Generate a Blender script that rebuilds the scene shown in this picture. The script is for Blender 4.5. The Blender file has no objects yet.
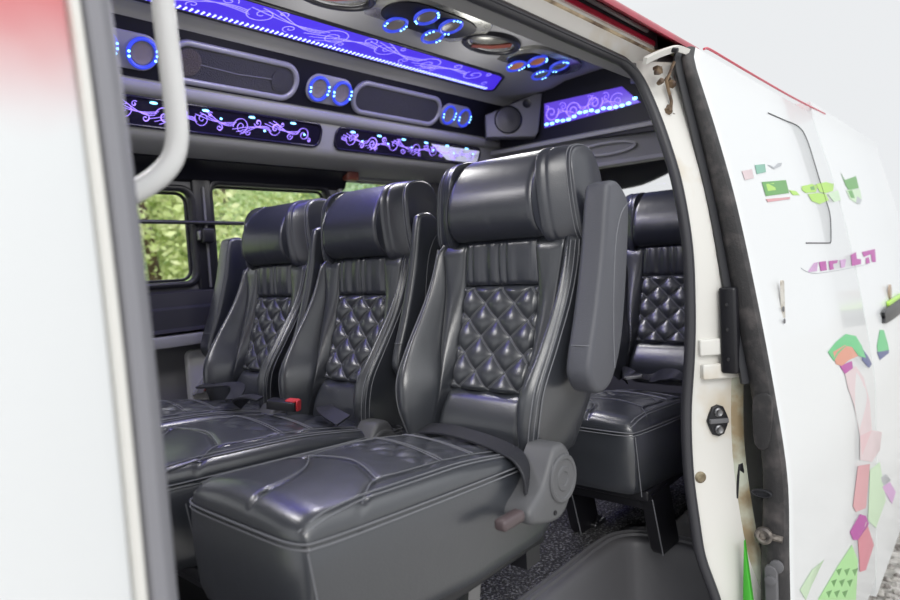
import bpy, bmesh, math, random
from mathutils import Vector, Matrix
from math import sin, cos, pi, sqrt, exp, atan2
random.seed(7)
sc = bpy.context.scene
COL = sc.collection
S = 1.2                 # the whole place is laid out in units of 1.2 m and scaled at the end
FL = 0.18               # van floor height in layout units
GR = -0.45              # road level

# ------------------------------------------------------------------ camera maths (same lens as the camera made at the end)
VXp, VYp = (1010., 228.), (-300., 305.)
ax_, bx_ = Vector((VXp[0]-450, 300-VXp[1])), Vector((VYp[0]-450, 300-VYp[1]))
FPX = sqrt(-ax_.dot(bx_))
cX = Vector((ax_.x, ax_.y, -FPX)).normalized(); cY = Vector((bx_.x, bx_.y, -FPX)).normalized(); cZ = cX.cross(cY)
CAMM = Matrix((cX, cY, cZ))
CAM = Vector((0, 0, 0.92))
def ray(px, py): return CAMM @ Vector(((px-450)/FPX, (300-py)/FPX, -1.0))
def onx(px, py, x): r = ray(px, py); return CAM + r*((x-CAM.x)/r.x)
def ony(px, py, y): r = ray(px, py); return CAM + r*((y-CAM.y)/r.y)
def onz(px, py, z): r = ray(px, py); return CAM + r*((z-CAM.z)/r.z)

# ------------------------------------------------------------------ materials
MATS = {}
def mat(name, base, rough=.5, metal=0., spec=.5, bump=None, emit=None, coat=0., trans=0., alpha=1.):
    m = bpy.data.materials.new(name); m.use_nodes = True
    nt = m.node_tree; b = nt.nodes['Principled BSDF']
    b.inputs['Base Color'].default_value = (*base, 1); b.inputs['Roughness'].default_value = rough
    b.inputs['Metallic'].default_value = metal; b.inputs['Specular IOR Level'].default_value = spec
    b.inputs['Coat Weight'].default_value = coat; b.inputs['Coat Roughness'].default_value = .22 if 'leather' in name else .05
    if trans: b.inputs['Transmission Weight'].default_value = trans
    if emit:
        b.inputs['Emission Color'].default_value = (*emit[0], 1); b.inputs['Emission Strength'].default_value = emit[1]
    if bump:
        tc = nt.nodes.new('ShaderNodeTexCoord'); prev = None
        for kind, scale, strength, dist in bump:
            if kind == 'v':
                t = nt.nodes.new('ShaderNodeTexVoronoi'); out = t.outputs['Distance']
            else:
                t = nt.nodes.new('ShaderNodeTexNoise'); t.inputs['Detail'].default_value = 3; out = t.outputs['Fac']
            t.inputs['Scale'].default_value = scale
            nt.links.new(tc.outputs['Object'], t.inputs['Vector'])
            bp = nt.nodes.new('ShaderNodeBump'); bp.inputs['Strength'].default_value = strength; bp.inputs['Distance'].default_value = dist
            nt.links.new(out, bp.inputs['Height'])
            if prev: nt.links.new(prev.outputs['Normal'], bp.inputs['Normal'])
            prev = bp
        nt.links.new(prev.outputs['Normal'], b.inputs['Normal'])
    MATS[name] = m
    return m
def vary(m, c2, scale, lo=.4, hi=.6, detail=4):
    """mottle: second colour mixed in by noise"""
    nt = m.node_tree; b = nt.nodes['Principled BSDF']
    tc = nt.nodes.new('ShaderNodeTexCoord'); n = nt.nodes.new('ShaderNodeTexNoise'); n.inputs['Scale'].default_value = scale; n.inputs['Detail'].default_value = detail
    r = nt.nodes.new('ShaderNodeMapRange'); r.inputs[1].default_value = lo; r.inputs[2].default_value = hi
    mx = nt.nodes.new('ShaderNodeMix'); mx.data_type = 'RGBA'
    mx.inputs[6].default_value = b.inputs['Base Color'].default_value; mx.inputs[7].default_value = (*c2, 1)
    nt.links.new(tc.outputs['Object'], n.inputs['Vector']); nt.links.new(n.outputs['Fac'], r.inputs[0]); nt.links.new(r.outputs[0], mx.inputs[0])
    nt.links.new(mx.outputs[2], b.inputs['Base Color'])
    return m
LEATHER = [('n', 9, .10, .02), ('v', 330, .10, .002)]
M_lea = mat('black leather', (.038, .042, .051), .34, coat=.55, spec=1., bump=LEATHER)
M_lea2 = mat('black leather pleated', (.029, .032, .045), .36, coat=.35, spec=.9, bump=LEATHER)
M_arm = mat('dark grey grained vinyl', (.085, .088, .105), .48, spec=.6, bump=[('v', 420, .16, .002)])
M_thr = mat('pale grey thread', (.20, .205, .225), .6)
M_cov = mat('grey moulded plastic', (.115, .117, .125), .45, bump=[('n', 500, .06, .002)])
M_lev = mat('brown grey lever plastic', (.10, .075, .08), .35)
M_blk = mat('black plastic', (.012, .012, .016), .38)
M_web = mat('black webbing', (.026, .027, .034), .45, bump=[('v', 300, .2, .002)])
M_red = mat('red button', (.75, .05, .06), .4)
M_steel = mat('dull steel', (.27, .27, .28), .38, metal=1.)
M_chrome = mat('bright metal', (.7, .7, .7), .2, metal=1.)
M_white = mat('white paint', (.80, .82, .83), .30, coat=.3)
M_jamb = vary(mat('ivory door jamb paint', (.80, .79, .75), .4), (.62, .50, .32), 5, .56, .80)
M_jambd = vary(mat('rusty ivory paint', (.72, .58, .38), .55), (.10, .05, .03), 14, .42, .66)
M_redp = vary(mat('red paint', (.33, .008, .028), .35, coat=.1), (.42, .012, .045), 8)
M_rub = mat('black rubber', (.022, .023, .028), .55)
M_rubg = mat('grey rubber trim', (.25, .25, .275), .5)
M_vinyl = vary(mat('worn black vinyl', (.035, .034, .036), .55, bump=[('n', 260, .4, .003)]), (.10, .09, .09), 22, .48, .75)
M_head = mat('grey headliner', (.34, .34, .35), .75, bump=[('n', 300, .08, .002)])
M_grey = mat('light grey trim plastic', (.30, .30, .31), .5)
M_greyd = mat('mid grey trim plastic', (.15, .15, .16), .5)
M_ring = mat('silver grey speaker ring', (.30, .30, .32), .35, metal=.2)
M_dark = mat('dark charcoal panel', (.008, .008, .014), .5, spec=.25)
M_dglass = mat('dark acrylic', (.012, .010, .025), .12, spec=.6)
M_mesh = mat('speaker mesh', (.035, .035, .038), .6, bump=[('v', 330, .8, .003)])
M_copper = mat('copper speaker cone', (.075, .062, .05), .5, bump=[('v', 330, .8, .003)])
M_blue = mat('blue glowing panel', (.02, .01, .2), .3, emit=((.060, .025, .70), 1.05))
M_violet = mat('violet glowing line', (.3, .2, .6), .4, emit=((.34, .22, 1.0), 1.35))
M_bluering = mat('blue glowing ring', (.02, .04, .4), .4, emit=((.05, .08, .80), .75))
M_cyan = mat('cyan light dot', (.3, .6, 1), .4, emit=((.22, .62, 1.0), 3.2))
M_purple = mat('purple glowing rear panel', (.05, .02, .25), .3, emit=((.13, .07, .68), .9))
M_reflection = mat('painted white reflection', (.75, .76, .85), .3, emit=((.8, .82, 1.), .35))  # pale colour and glow stand in for a reflection
M_lens = mat('lamp lens grey', (.25, .22, .20), .25)
M_orange = mat('warm lamp bulb', (.75, .28, .12), .35)
M_chromeplate = vary(mat('brushed plate', (.50, .50, .46), .25, metal=.6), (.22, .22, .20), 9)
M_wood = mat('reddish brown plastic', (.17, .045, .03), .35)
M_carpet = vary(mat('black loop carpet', (.045, .045, .05), .85, bump=[('v', 150, 1., .012), ('n', 300, .6, .004)]), (.30, .30, .315), 130, .50, .68, 3)
M_floor = mat('dark vinyl floor', (.03, .03, .034), .5)
M_step = mat('grey step plastic', (.13, .13, .14), .42, bump=[('v', 500, .1, .002)])
M_glass = mat('window glass', (1, 1, 1), 0., trans=1.)
M_barm = mat('dark bar', (.06, .06, .065), .35, metal=.5)
M_handle = mat('pale grip plastic', (.84, .84, .83), .35)
M_trunk = mat('bark', (.12, .08, .05), .9)
def leafmat(n, a, b):
    m = mat(n, a, .6, spec=.2); vary(m, b, 3.0, .35, .65)
    return m
M_leaf = [leafmat('leaf yellow green', (.62, .76, .30), (.82, .86, .52)), leafmat('leaf mid green', (.50, .70, .32), (.70, .80, .46)), leafmat('leaf blue green', (.44, .64, .42), (.62, .76, .50))]
M_grass = vary(mat('grassy slope', (.22, .33, .10), .9), (.34, .42, .16), 1.2)
M_stone = vary(mat('pale gravel', (.50, .48, .45), .85), (.22, .20, .19), 30)
M_gravel = vary(mat('gravel ground', (.42, .40, .38), .9, bump=[('v', 14, 1., .05)]), (.62, .60, .57), 12)

# ------------------------------------------------------------------ mesh helper
class MB:
    def __init__(s): s.v = []; s.f = []; s.mi = []
    def add(s, vs, fs, mi=0):
        o = len(s.v); s.v += [Vector(p) for p in vs]; s.f += [[i+o for i in f] for f in fs]; s.mi += [mi]*len(fs); return s
    def box(s, x0, x1, y0, y1, z0, z1, mi=0, b=0.):
        if b <= 0:
            vs = [(x, y, z) for x in (x0, x1) for y in (y0, y1) for z in (z0, z1)]
            return s.add(vs, [(0,1,3,2),(4,6,7,5),(0,4,5,1),(2,3,7,6),(0,2,6,4),(1,5,7,3)], mi)
        b = min(b, abs(x1-x0)*.45, abs(y1-y0)*.45, abs(z1-z0)*.45)
        out = rrect((x1-x0), (y1-y0), b, 3)
        return s.slab([(p[0]+(x0+x1)/2, p[1]+(y0+y1)/2) for p in out], Vector((0,0,z0)), Vector((1,0,0)), Vector((0,1,0)), Vector((0,0,1)), z1-z0, b, mi, both=True)
    def loft(s, rings, closed=True, caps=(True, True), mi=0):
        n = len(rings[0]); vs = [p for r in rings for p in r]; fs = []
        for i in range(len(rings)-1):
            for j in range(n if closed else n-1):
                k = (j+1) % n
                fs.append((i*n+j, i*n+k, (i+1)*n+k, (i+1)*n+j))
        if caps[0]: fs.append(tuple(range(n))[::-1])
        if caps[1]: fs.append(tuple((len(rings)-1)*n+j for j in range(n)))
        return s.add(vs, fs, mi)
    def grid(s, nu, nv, fn, mi=0):
        return s.loft([[fn(i/nu, j/nv) for j in range(nv+1)] for i in range(nu+1)], closed=False, caps=(False, False), mi=mi)
    def tube(s, pts, r, seg=8, closed=False, mi=0, flat=1.):
        pts = [Vector(p) for p in pts]; n = len(pts); rings = []; up = None
        for i in range(n):
            a = pts[(i-1) % n] if (closed or i > 0) else pts[i]; c = pts[(i+1) % n] if (closed or i < n-1) else pts[i]
            t = (c-a)
            if t.length < 1e-9: t = Vector((1,0,0))
            t.normalize()
            if up is None:
                up = Vector((0,0,1)) if abs(t.z) < .9 else Vector((1,0,0))
            up = (up - t*up.dot(t))
            if up.length < 1e-6: up = t.orthogonal()
            up.normalize(); w = t.cross(up)
            rr = r[i] if isinstance(r, (list, tuple)) else r
            rings.append([pts[i] + w*(rr*cos(2*pi*k/seg)) + up*(rr*flat*sin(2*pi*k/seg)) for k in range(seg)])
        if closed: rings.append(rings[0])
        return s.loft(rings, True, (not closed, not closed), mi)
    def ribbon(s, pts, wdir, w, th=.0022, mi=0):
        """strap: flat rounded section swept along pts, wide along wdir"""
        pts = [Vector(p) for p in pts]; rings = []
        for i, p in enumerate(pts):
            t = (pts[min(i+1, len(pts)-1)] - pts[max(i-1, 0)]).normalized()
            wd = Vector(wdir[i] if isinstance(wdir, list) else wdir); wd = (wd - t*wd.dot(t)).normalized(); n = t.cross(wd)
            rings.append([p + wd*(w/2*a) + n*(th*b) for a, b in ((-1,-.3),(-.95,-1),(.95,-1),(1,-.3),(1,.3),(.95,1),(-.95,1),(-1,.3))])
        return s.loft(rings, True, (True, True), mi)
    def slab(s, out, o, ux, uy, un, depth, bev=0., mi=0, both=False):
        """2D outline -> solid plate, rim rounded by bev on the +un side"""
        if area2(out) < 0: out = out[::-1]
        R = []
        def ring(ins, h): return [o + ux*p[0] + uy*p[1] + un*h for p in (inset(out, ins) if ins else out)]
        if both and bev:
            for k in range(4): a = pi/2*k/3; R.append(ring(bev*(1-sin(a)), bev*(1-cos(a))))
        else: R.append(ring(0, 0))
        if bev:
            for k in range(4): a = pi/2*k/3; R.append(ring(bev*(1-cos(a)), depth-bev+bev*sin(a)))
        else: R.append(ring(0, depth))
        return s.loft(R, True, (True, True), mi)
    def annulus(s, o1, o2, o, ux, uy, un, depth, mi=0, rnd=True):
        """ring between outline o1 (outer) and o2 (inner), same count, rounded face"""
        P = lambda p, h: o + ux*p[0] + uy*p[1] + un*h
        L = lambda t: [(a[0]+(b[0]-a[0])*t, a[1]+(b[1]-a[1])*t) for a, b in zip(o1, o2)]
        prof = [(0,0),(0,.6),(.12,.85),(.3,1),(.7,1),(.88,.85),(1,.6),(1,0)] if rnd else [(0,0),(0,1),(1,1),(1,0)]
        return s.loft([[P(p, h*depth) for p in L(t)] for t, h in prof], True, (False, False), mi)
    def lathe(s, prof, o, un, seg=28, mi=0):
        un = Vector(un).normalized(); a = un.orthogonal().normalized(); b = un.cross(a)
        return s.loft([[Vector(o) + un*h + (a*cos(2*pi*k/seg) + b*sin(2*pi*k/seg))*r for k in range(seg)] for r, h in prof], True, (True, True), mi)
    def build(s, name, mats, parent=None, off=None, ang=40, recalc=True):
        if not isinstance(mats, (list, tuple)): mats = [mats]
        me = bpy.data.meshes.new(name)
        off = Vector(off) if off is not None else (Vector(parent['_o']) if parent is not None and '_o' in parent else Vector((0,0,0)))
        me.from_pydata([p-off for p in s.v], [], s.f)
        for m in mats: me.materials.append(m)
        me.polygons.foreach_set('material_index', s.mi)
        me.validate()
        if recalc:
            bm = bmesh.new(); bm.from_mesh(me); bmesh.ops.remove_doubles(bm, verts=bm.verts, dist=1e-6)
            bmesh.ops.recalc_face_normals(bm, faces=bm.faces); bm.to_mesh(me); bm.free()
        me.polygons.foreach_set('use_smooth', [True]*len(me.polygons)); me.set_sharp_from_angle(angle=math.radians(ang))
        ob = bpy.data.objects.new(name, me); COL.objects.link(ob)
        if parent is not None:
            ob.parent = parent
        else: ob.location = off
        ob['_o'] = tuple(off)
        return ob
def area2(o): return sum(o[i][0]*o[(i+1) % len(o)][1] - o[(i+1) % len(o)][0]*o[i][1] for i in range(len(o)))
def inset(o, d):
    n = len(o); R = []
    for i in range(n):
        a, b, c = Vector(o[i-1]), Vector(o[i]), Vector(o[(i+1) % n])
        e1 = (b-a); e2 = (c-b)
        if e1.length < 1e-9: e1 = e2
        if e2.length < 1e-9: e2 = e1
        e1 = e1.normalized(); e2 = e2.normalized()
        n1 = Vector((-e1.y, e1.x)); n2 = Vector((-e2.y, e2.x)); m = n1+n2
        if m.length < 1e-6: m = n1
        m.normalize(); k = max(.35, m.dot(n1))
        R.append(tuple(b + m*(d/k)))
    return R
def rrect(w, h, r, n=5):
    r = min(r, w/2-1e-5, h/2-1e-5); P = []
    for cx, cy, a0 in ((w/2-r, h/2-r, 0), (-w/2+r, h/2-r, pi/2), (-w/2+r, -h/2+r, pi), (w/2-r, -h/2+r, 1.5*pi)):
        for k in range(n+1): a = a0+pi/2*k/n; P.append((cx+r*cos(a), cy+r*sin(a)))
    return P
def circ(r, n=28, ry=None): return [(r*cos(2*pi*k/n), (ry or r)*sin(2*pi*k/n)) for k in range(n)]
def cr(pts, n=5, closed=False):
    pts = [Vector(p) for p in pts]; N = len(pts); R = []
    for i in range(N if closed else N-1):
        if closed: a, b, c, d = pts[i-1], pts[i], pts[(i+1) % N], pts[(i+2) % N]
        else: a, b, c, d = pts[max(i-1, 0)], pts[i], pts[i+1], pts[min(i+2, N-1)]
        for k in range(n):
            t = k/n
            R.append(.5*((2*b) + (c-a)*t + (2*a-5*b+4*c-d)*t*t + (3*b-a-3*c+d)*t**3))
    if not closed: R.append(pts[-1])
    return R
def itp(tab):
    """smooth table lookup"""
    def f(x):
        if x <= tab[0][0]: return tab[0][1]
        for i in range(len(tab)-1):
            if x <= tab[i+1][0]:
                x0, y0 = tab[i]; x1, y1 = tab[i+1]; h = x1-x0; t = (x-x0)/h
                m0 = (y1-tab[i-1][1])/(x1-tab[i-1][0]) if i else (y1-y0)/h
                m1 = (tab[i+2][1]-y0)/(tab[i+2][0]-x0) if i+2 < len(tab) else (y1-y0)/h
                return (2*t**3-3*t*t+1)*y0 + (t**3-2*t*t+t)*h*m0 + (-2*t**3+3*t*t)*y1 + (t**3-t*t)*h*m1
        return tab[-1][1]
    return f
def tag(o, label=None, cat=None, group=None, kind=None):
    if label: o['label'] = label
    if cat: o['category'] = cat
    if group: o['group'] = group
    if kind: o['kind'] = kind
    return o
def thing(name, loc, label, cat, group=None):
    o = bpy.data.objects.new(name, None); COL.objects.link(o); o.location = loc; o['_o'] = tuple(loc); o.empty_display_size = .05
    return tag(o, label, cat, group)
def struct(mb, name, m, label=None, cat=None, **k):
    o = mb.build(name, m, **k); o['kind'] = 'structure'
    if label: o['label'] = label
    if cat: o['category'] = cat
    return o
V = Vector
EX, EY, EZ = V((1,0,0)), V((0,1,0)), V((0,0,1))

# ------------------------------------------------------------------ seats (local: x back, y to the far wall, z absolute for the near row)
pf = itp([(.55,-.078),(.60,-.070),(.675,-.045),(.76,-.012),(.858,.015),(.965,.024),(1.12,.038)])
wid = itp([(.55,.132),(.60,.150),(.66,.164),(.74,.170),(.82,.170),(.90,.168),(.96,.166),(1.03,.163),(1.08,.158)])
prot = itp([(.56,.030),(.60,.046),(.65,.068),(.70,.076),(.76,.060),(.84,.028),(.90,.006),(.955,-.010)])
ui = itp([(.56,.102),(.62,.098),(.675,.088),(.76,.089),(.858,.088),(.955,.082)])
uw = itp([(.56,.110),(.66,.100),(.69,.103),(.74,.120),(.80,.129),(.87,.135),(.955,.146)])
def gsec(z, t):
    """bolster section at height z, t 0..10 along the key points"""
    h = prot(z); i = ui(z); w = uw(z); o = wid(z); p = pf(z); k = min(1, max(0, (z-.66)/.05))
    K = [(i-.002,.016),(i+.003,.000),((i+w)/2,-.003-.22*h),(w-.003,-.20*h-.001),(w,.005*k-.24*h),(w+.005,-.42*h-.003),(w+(o-w)*.5,-h-.010),(o-.009,-h-.006),(o+.001,-h+.008),(o+.005,.02),(o+.002,.10),(o-.02,.115)]
    return [(a, p+b) for a, b in K]
def bolster(sg):
    mb = MB(); zs = [.562+(.956-.562)*q/64 for q in range(65)]; R = []
    for q, z in enumerate(zs):
        K = gsec(z, 0)
        c = cr([V((a, b, 0)) for a, b in K], 5)
        e = min(q, 64-q); sh = 0 if e > 4 else .012*(1-sin(pi/2*e/4))
        ring = [V((v.y+sh, sg*(v.x-(sh*.5 if v.x > .12 else 0)), z)) for v in c]
        R.append(ring)
    mb.loft(R, True, (True, True))
    return mb
def headsec(u, rec=0.):
    if abs(u) > .104:       # wings: flatter front that slants back to the corner, square side
        q = min(1, (abs(u)-.104)/.050); k = .030*q**1.5
        P = [(.060,.938),(.028,.942),(.010,.960),(.003,1.005),(.003,1.050),(.010,1.088),(.034,1.114),(.080,1.123),(.122,1.116),(.142,1.090),(.147,1.03),(.146,.955),(.10,.938)]
        return [(x+(.144-x)*k/.14, z) for x, z in P]
    P = [(.050,.953),(.016,.957),(-.006,.978),(-.012,1.010),(-.006,1.045),(.014,1.082),(.045,1.110),(.082,1.122),(.115,1.112),(.138,1.078),(.140,1.02),(.132,.97),(.09,.953)]
    return P
def htap(z): return 1+.62*(1.03-z) - (.35*max(0, z-1.075) if z > 1.075 else 0)
def headrest_part(u0, u1, ends, creases=(), rec=0., n=40, wr=0.):
    mb = MB(); R = []; cx, cz = .066, 1.035
    for q in range(n+1):
        u = u0+(u1-u0)*q/n; k = 1.-rec
        for e, wdt, dep in ends:
            d = abs(u-e)/wdt
            if d < 1: k *= 1-dep*(1-sqrt(max(0, 1-(1-d)**2)))
        for e, wdt, dep in creases: k -= dep*exp(-((u-e)/wdt)**2)
        ring = []
        for p in cr([V((a, b, 0)) for a, b in headsec(u)], 5, True):
            kk = k
            if wr and p.x < .03: kk += wr*(sin(u*170+1.3*sin(u*60))*.5+.5*sin(u*97))*max(0, 1-abs(p.y-.99)/.05)
            ring.append(V((cx+(p.x-cx)*kk, u*htap(p.y), cz+(p.y-cz)*(kk if p.y > cz else (1+(kk-1)*.6)))))
        R.append(ring)
    mb.loft(R, True, (True, True))
    return mb
CX0, CX1, CHY = -.582, -.015, .139
CXC, CHX = (CX0+CX1)/2, (CX1-CX0)/2
def zs_(x): return .604 - (x-CX0)*.058            # lower seam height of the cushion
def edge_curve(p, r):
    a = abs(p); s = 1 if p >= 0 else -1
    if a < .7: return s*a/.7*(1-r), 1.
    f = (a-.7)/.3*pi/2
    return s*(1-r+r*sin(f)), max(0., cos(f))
def cushion_pt(p, q, grooves=True):
    ex, gx = edge_curve(p, .17); ey, gy = edge_curve(q, .20)
    k = 1-.045*(abs(ex)**7*abs(ey)**7)
    x = CXC+CHX*ex*k; y = CHY*ey*k
    H = .029 + .011*(1-ex*ex)*(1-ey*ey) + .013*max(0, -ex)**2*(1-ey*ey)
    z = zs_(x) + H*(gx**.8)*(gy**.7)
    if x > -.30: z -= .030*((x+.30)/.28)**1.4*(gx**.8)*(gy**.5)
    if grooves:
        for c in CUSH_SEAMS:
            d = min_dist(x, y, c)
            z -= .0038*exp(-(d/.0042)**2)
        # quilting of the rear middle of the cushion
        if x > -.33 and abs(y) < .105:
            a, b = (y/.062+x/.075), (y/.062-x/.075)
            z += .006*(abs(sin(pi*a))*abs(sin(pi*b)))**.5 - .003
    return V((x, y, z))
def min_dist(x, y, c):
    best = 9
    for (x0, y0), (x1, y1) in zip(c, c[1:]):
        dx, dy = x1-x0, y1-y0; t = max(0, min(1, ((x-x0)*dx+(y-y0)*dy)/(dx*dx+dy*dy)))
        d = (x-x0-t*dx)**2+(y-y0-t*dy)**2
        if d < best: best = d
    return sqrt(best)
def c2(pts, n=5): return [(v.x, v.y) for v in cr([V((a, b, 0)) for a, b in pts], n)]
CUSH_SEAMS = [c2([(-.572,-.022),(-.52,-.012),(-.455,.025),(-.405,.085)]),
              c2([(-.44,.137),(-.425,.112),(-.405,.085),(-.34,.098),(-.10,.104)]),
              c2([(-.495,-.137),(-.465,-.115),(-.425,-.092),(-.35,-.095),(-.10,-.104)]),
              c2([(-.425,-.092),(-.39,0),(-.405,.085)])]
def surf_xy(x, y):
    """point on the top of the cushion above (x, y)"""
    ex = (x-CXC)/CHX; ey = y/CHY
    def inv(e, r):
        a = abs(e); s = 1 if e >= 0 else -1
        if a < 1-r: return s*a/(1-r)*.7
        return s*(.7+.3*math.asin(min(1, (a-1+r)/r))/(pi/2))
    return cushion_pt(inv(ex, .17), inv(ey, .20), False)

def make_seat(x0, yc, label, dzb=0., dzc=0., arms=('near',), base='plates', belt=None, xc=0., yo=0., ys=1., cw=1.):
    """x0, yc: where the quilted panel's middle stands; dzb / dzc lift or drop the back and the cushion"""
    root = thing('passenger_seat', (x0-.3, yc, FL), label, 'seat', 'black quilted van seats')
    B = (.3, 0, FL-dzb-0); offb = V((-.3, 0, FL-dzb)); offc = V((-.3-xc, -yo, FL-dzc)); offr = V((-.3, 0, FL-dzb+.004))
    def bb(mb, name, m, parent=root, off=offb, **k):
        if off is offc and cw != 1: mb.v = [V((p.x, p.y*cw, p.z)) for p in mb.v]
        elif ys != 1: mb.v = [V((p.x, p.y*ys, p.z)) for p in mb.v]
        return mb.build(name, m, parent, off=off, **k)
    # ---- backrest shell
    mb = MB(); R = []
    zs = [.545,.56,.60,.65,.70,.76,.82,.88,.94,1.0,1.04,1.07,1.09,1.10]
    for i, z in enumerate(zs):
        w = wid(z)-.006; xf = pf(z)+.035; xb = pf(z)+.155-.02*max(0, z-.9)/.2
        if i == 0: w -= .012; xb -= .015
        if i >= 11: w -= (.004, .016, .05)[i-11]
        R.append([V(((xf+xb)/2+(xb-xf)/2*px, w*py, z)) for px, py in [(math.copysign(abs(cos(a))**.4, cos(a)), math.copysign(abs(sin(a))**.4, sin(a))) for a in [2*pi*k/36 for k in range(36)]]])
    mb.loft(R)
    back = bb(mb, 'backrest', M_lea)
    for sg in (-1, 1):
        bl = bb(bolster(sg), 'side_bolster', M_lea, ang=75)
        st = MB(); zz = [.57+(.945-.57)*q/40 for q in range(41)]
        for off_i, dx in ((7, -.0012), (8, -.001)):
            st.tube([V((gsec(z, 0)[off_i][1]+dx+.001, sg*(gsec(z, 0)[off_i][0]+.0015), z)) for z in zz], .0011, 5)
        st.tube([V(((gsec(z, 0)[7][1]+gsec(z, 0)[8][1])/2-.0015, sg*((gsec(z, 0)[7][0]+gsec(z, 0)[8][0])/2+.003), z)) for z in zz], .0009, 5)
        bb(st, 'stitching', M_thr, bl)
    # ---- lower lumbar panel
    def lump(z0, z1, depth, amp, pleat=0., nU=60, nV=36):
        def f(s, t):
            z = z0+(z1-z0)*t; w = ui(z)+.004; u = w*(2*s-1)
            e = min(1, min(s, 1-s)/.10); v = min(1, min(t, 1-t)/.12)
            g = sqrt(max(0, 1-(1-e)**2))*sqrt(max(0, 1-(1-v)**2))
            x = pf(z)+.012-.012*g-amp*(1-(2*t-1)**2)*g
            if pleat:
                ph = u*230+1.6*sin(u*75+.6)
                x += pleat*g*(.5+.5*sin(ph))**2*(.35+.65*(1-t)**.8)*(.6+.4*sin(u*41+1))
            return V((x, u, z))
        m = MB(); m.grid(nU, nV, f); return m
    bb(lump(.560, .668, .012, .012), 'lumbar_panel', M_lea)
    bb(lump(.866, .956, .012, .004, .006, 110), 'pleated_panel', M_lea2)
    # ---- quilted panel
    DU, DZ = .070, .064
    def quilt(u, z):
        a, b = (u/DU+(z-.672)/DZ), (u/DU-(z-.672)/DZ)
        g = (abs(sin(pi*a))*abs(sin(pi*b)))**.42
        e = min(1, min(ui(z)+.004-abs(u), z-.668, .866-z)/.010); e = max(0, e)
        return pf(z)+.007-.013*g*(.35+.65*sqrt(max(0, 1-(1-e)**2)))+.006*(1-e)
    mb = MB(); mb.grid(110, 110, lambda s, t: V((quilt((ui(.668+.198*t)+.004)*(2*s-1), .668+.198*t), (ui(.668+.198*t)+.004)*(2*s-1), .668+.198*t)))
    qp = bb(mb, 'quilted_panel', M_lea)
    st = MB()
    for sg in (-1, 1):
        for n in range(-5, 10):
            for dd in (-.0018, .0018):
                pts = []
                for q in range(61):
                    z = .671+.192*q/60; u = sg*(n*DU-(z-.672)/DZ*DU)+dd*sg
                    if abs(u) < ui(z)-.002: pts.append(V((quilt(u, z)-.0004, u, z)))
                if len(pts) > 3: st.tube(pts, .0008, 4)
    bb(st, 'stitching', M_thr, qp)
    # ---- headrest
    hr = bb(headrest_part(-.103, .103, [(-.103,.014,.15),(.103,.014,.15)], (), 0, 60, .006), 'headrest', M_lea2)
    for sg in (-1, 1):
        w = bb(headrest_part(sg*.100, sg*.168, [(sg*.168,.013,.13)], [(sg*.100,.004,.04),(sg*.122,.0035,.025)], .0, 44), 'headrest_wing', M_lea2)
        st = MB()
        def hp(u, k):
            pts = []
            for p in cr([V((a, b, 0)) for a, b in headsec(u)], 6, True)[8:50]:
                pts.append(V((.066+(p.x-.066)*k, u*htap(p.y)+.001*math.copysign(1, u), 1.035+(p.y-1.035)*(k if p.y > 1.035 else 1+(k-1)*.6))))
            return pts
        for uu, kk in ((.1535,1.003),(.1600,.985)): st.tube(hp(sg*uu, kk), .0010, 5)
        bb(st, 'stitching', M_thr, w)
    # ---- cushion
    mb = MB(); NP, NQ = 116, 84
    mb.loft([[cushion_pt(2*i/NP-1, 2*j/NQ-1) for j in range(NQ+1)] for i in range(NP+1)], closed=False, caps=(False, False))
    cu = bb(mb, 'seat_cushion', M_lea, off=offc)
    st = MB()
    def rim(n=120, out=.0015, dz=0., ins=0.):
        pts = []
        for k in range(n):
            a = 4*k/n; e = int(a); t = 2*(a-e)-1; t = math.copysign(abs(t)**.8, t)
            p, q = [(-1, -t), (t, -1), (1, t), (-t, 1)][e]
            c = cushion_pt(p*(1-ins), q*(1-ins), False); d = V((c.x-CXC, c.y, 0)).normalized()
            pts.append(c+d*out+V((0,0,dz)))
        return pts
    st.tube(rim(160, .003, .004), .0013, 5, True); st.tube(rim(160, .003, -.003), .0013, 5, True)
    for sg in (-1, 1):      # the seam that arcs up from the front corner on to the side of the cushion
        for dd in (0, .007):
            pts = [surf_xy(x, sg*y)+V((0, sg*.0005, .0008)) for x, y in [(-.578+.002*0, .128-dd)] + [(-.568+.553*t, .133-dd-.010*min(1, t*6)) for t in [k/40 for k in range(1, 40)]]]
            st.tube(pts, .0012, 5)
    for c in CUSH_SEAMS:
        pts = [surf_xy(x, y) for x, y in c]
        st.tube([p+V((.004, .0035, .0004)) for p in pts if abs(p.y) < .13 and p.x > -.56], .0009, 5)
    for xx in (-.305, -.298, -.235, -.228):
        st.tube([surf_xy(xx+.25*(y+.1), y)+V((0,0,.0035)) for y in [-.10+.2*k/20 for k in range(21)] if surf_xy(xx+.25*(y+.1), y).x < -.10], .0009, 4)
    bb(st, 'stitching', M_thr, cu, off=offc)
    # ---- skirt below the cushion
    border = rim(120, 0., 0.)
    def zb(x): 
        t = (x-CX0)/(CX1-CX0)
        return .462-.034*min(1, t/.55) + .075*max(0, (t-.84)/.16)**2.2
    mb = MB(); R = []
    for f, ins in ((0., .002), (.06, -.002), (.4, -.003), (.8, .001), (.93, .006), (1., .016)):
        R.append([V((CXC+(p.x-CXC)*(1-ins/CHX), p.y*(1-ins/CHY), p.z+(zb(p.x)-p.z)*f)) for p in border])
    mb.loft(R, True, (False, True))
    for sgx, sgy in ((CX0, -1), (CX0, 1)):
        c = V((CXC+(CX0-CXC)*.957, sgy*CHY*.957, 0)); d = V((-.7, .7*sgy, 0))
        mb.tube([c+d*.0105+V((.02*t, 0, .600-.14*t)) for t in [k/8 for k in range(9)]], .0011, 5, mi=1)
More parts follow.
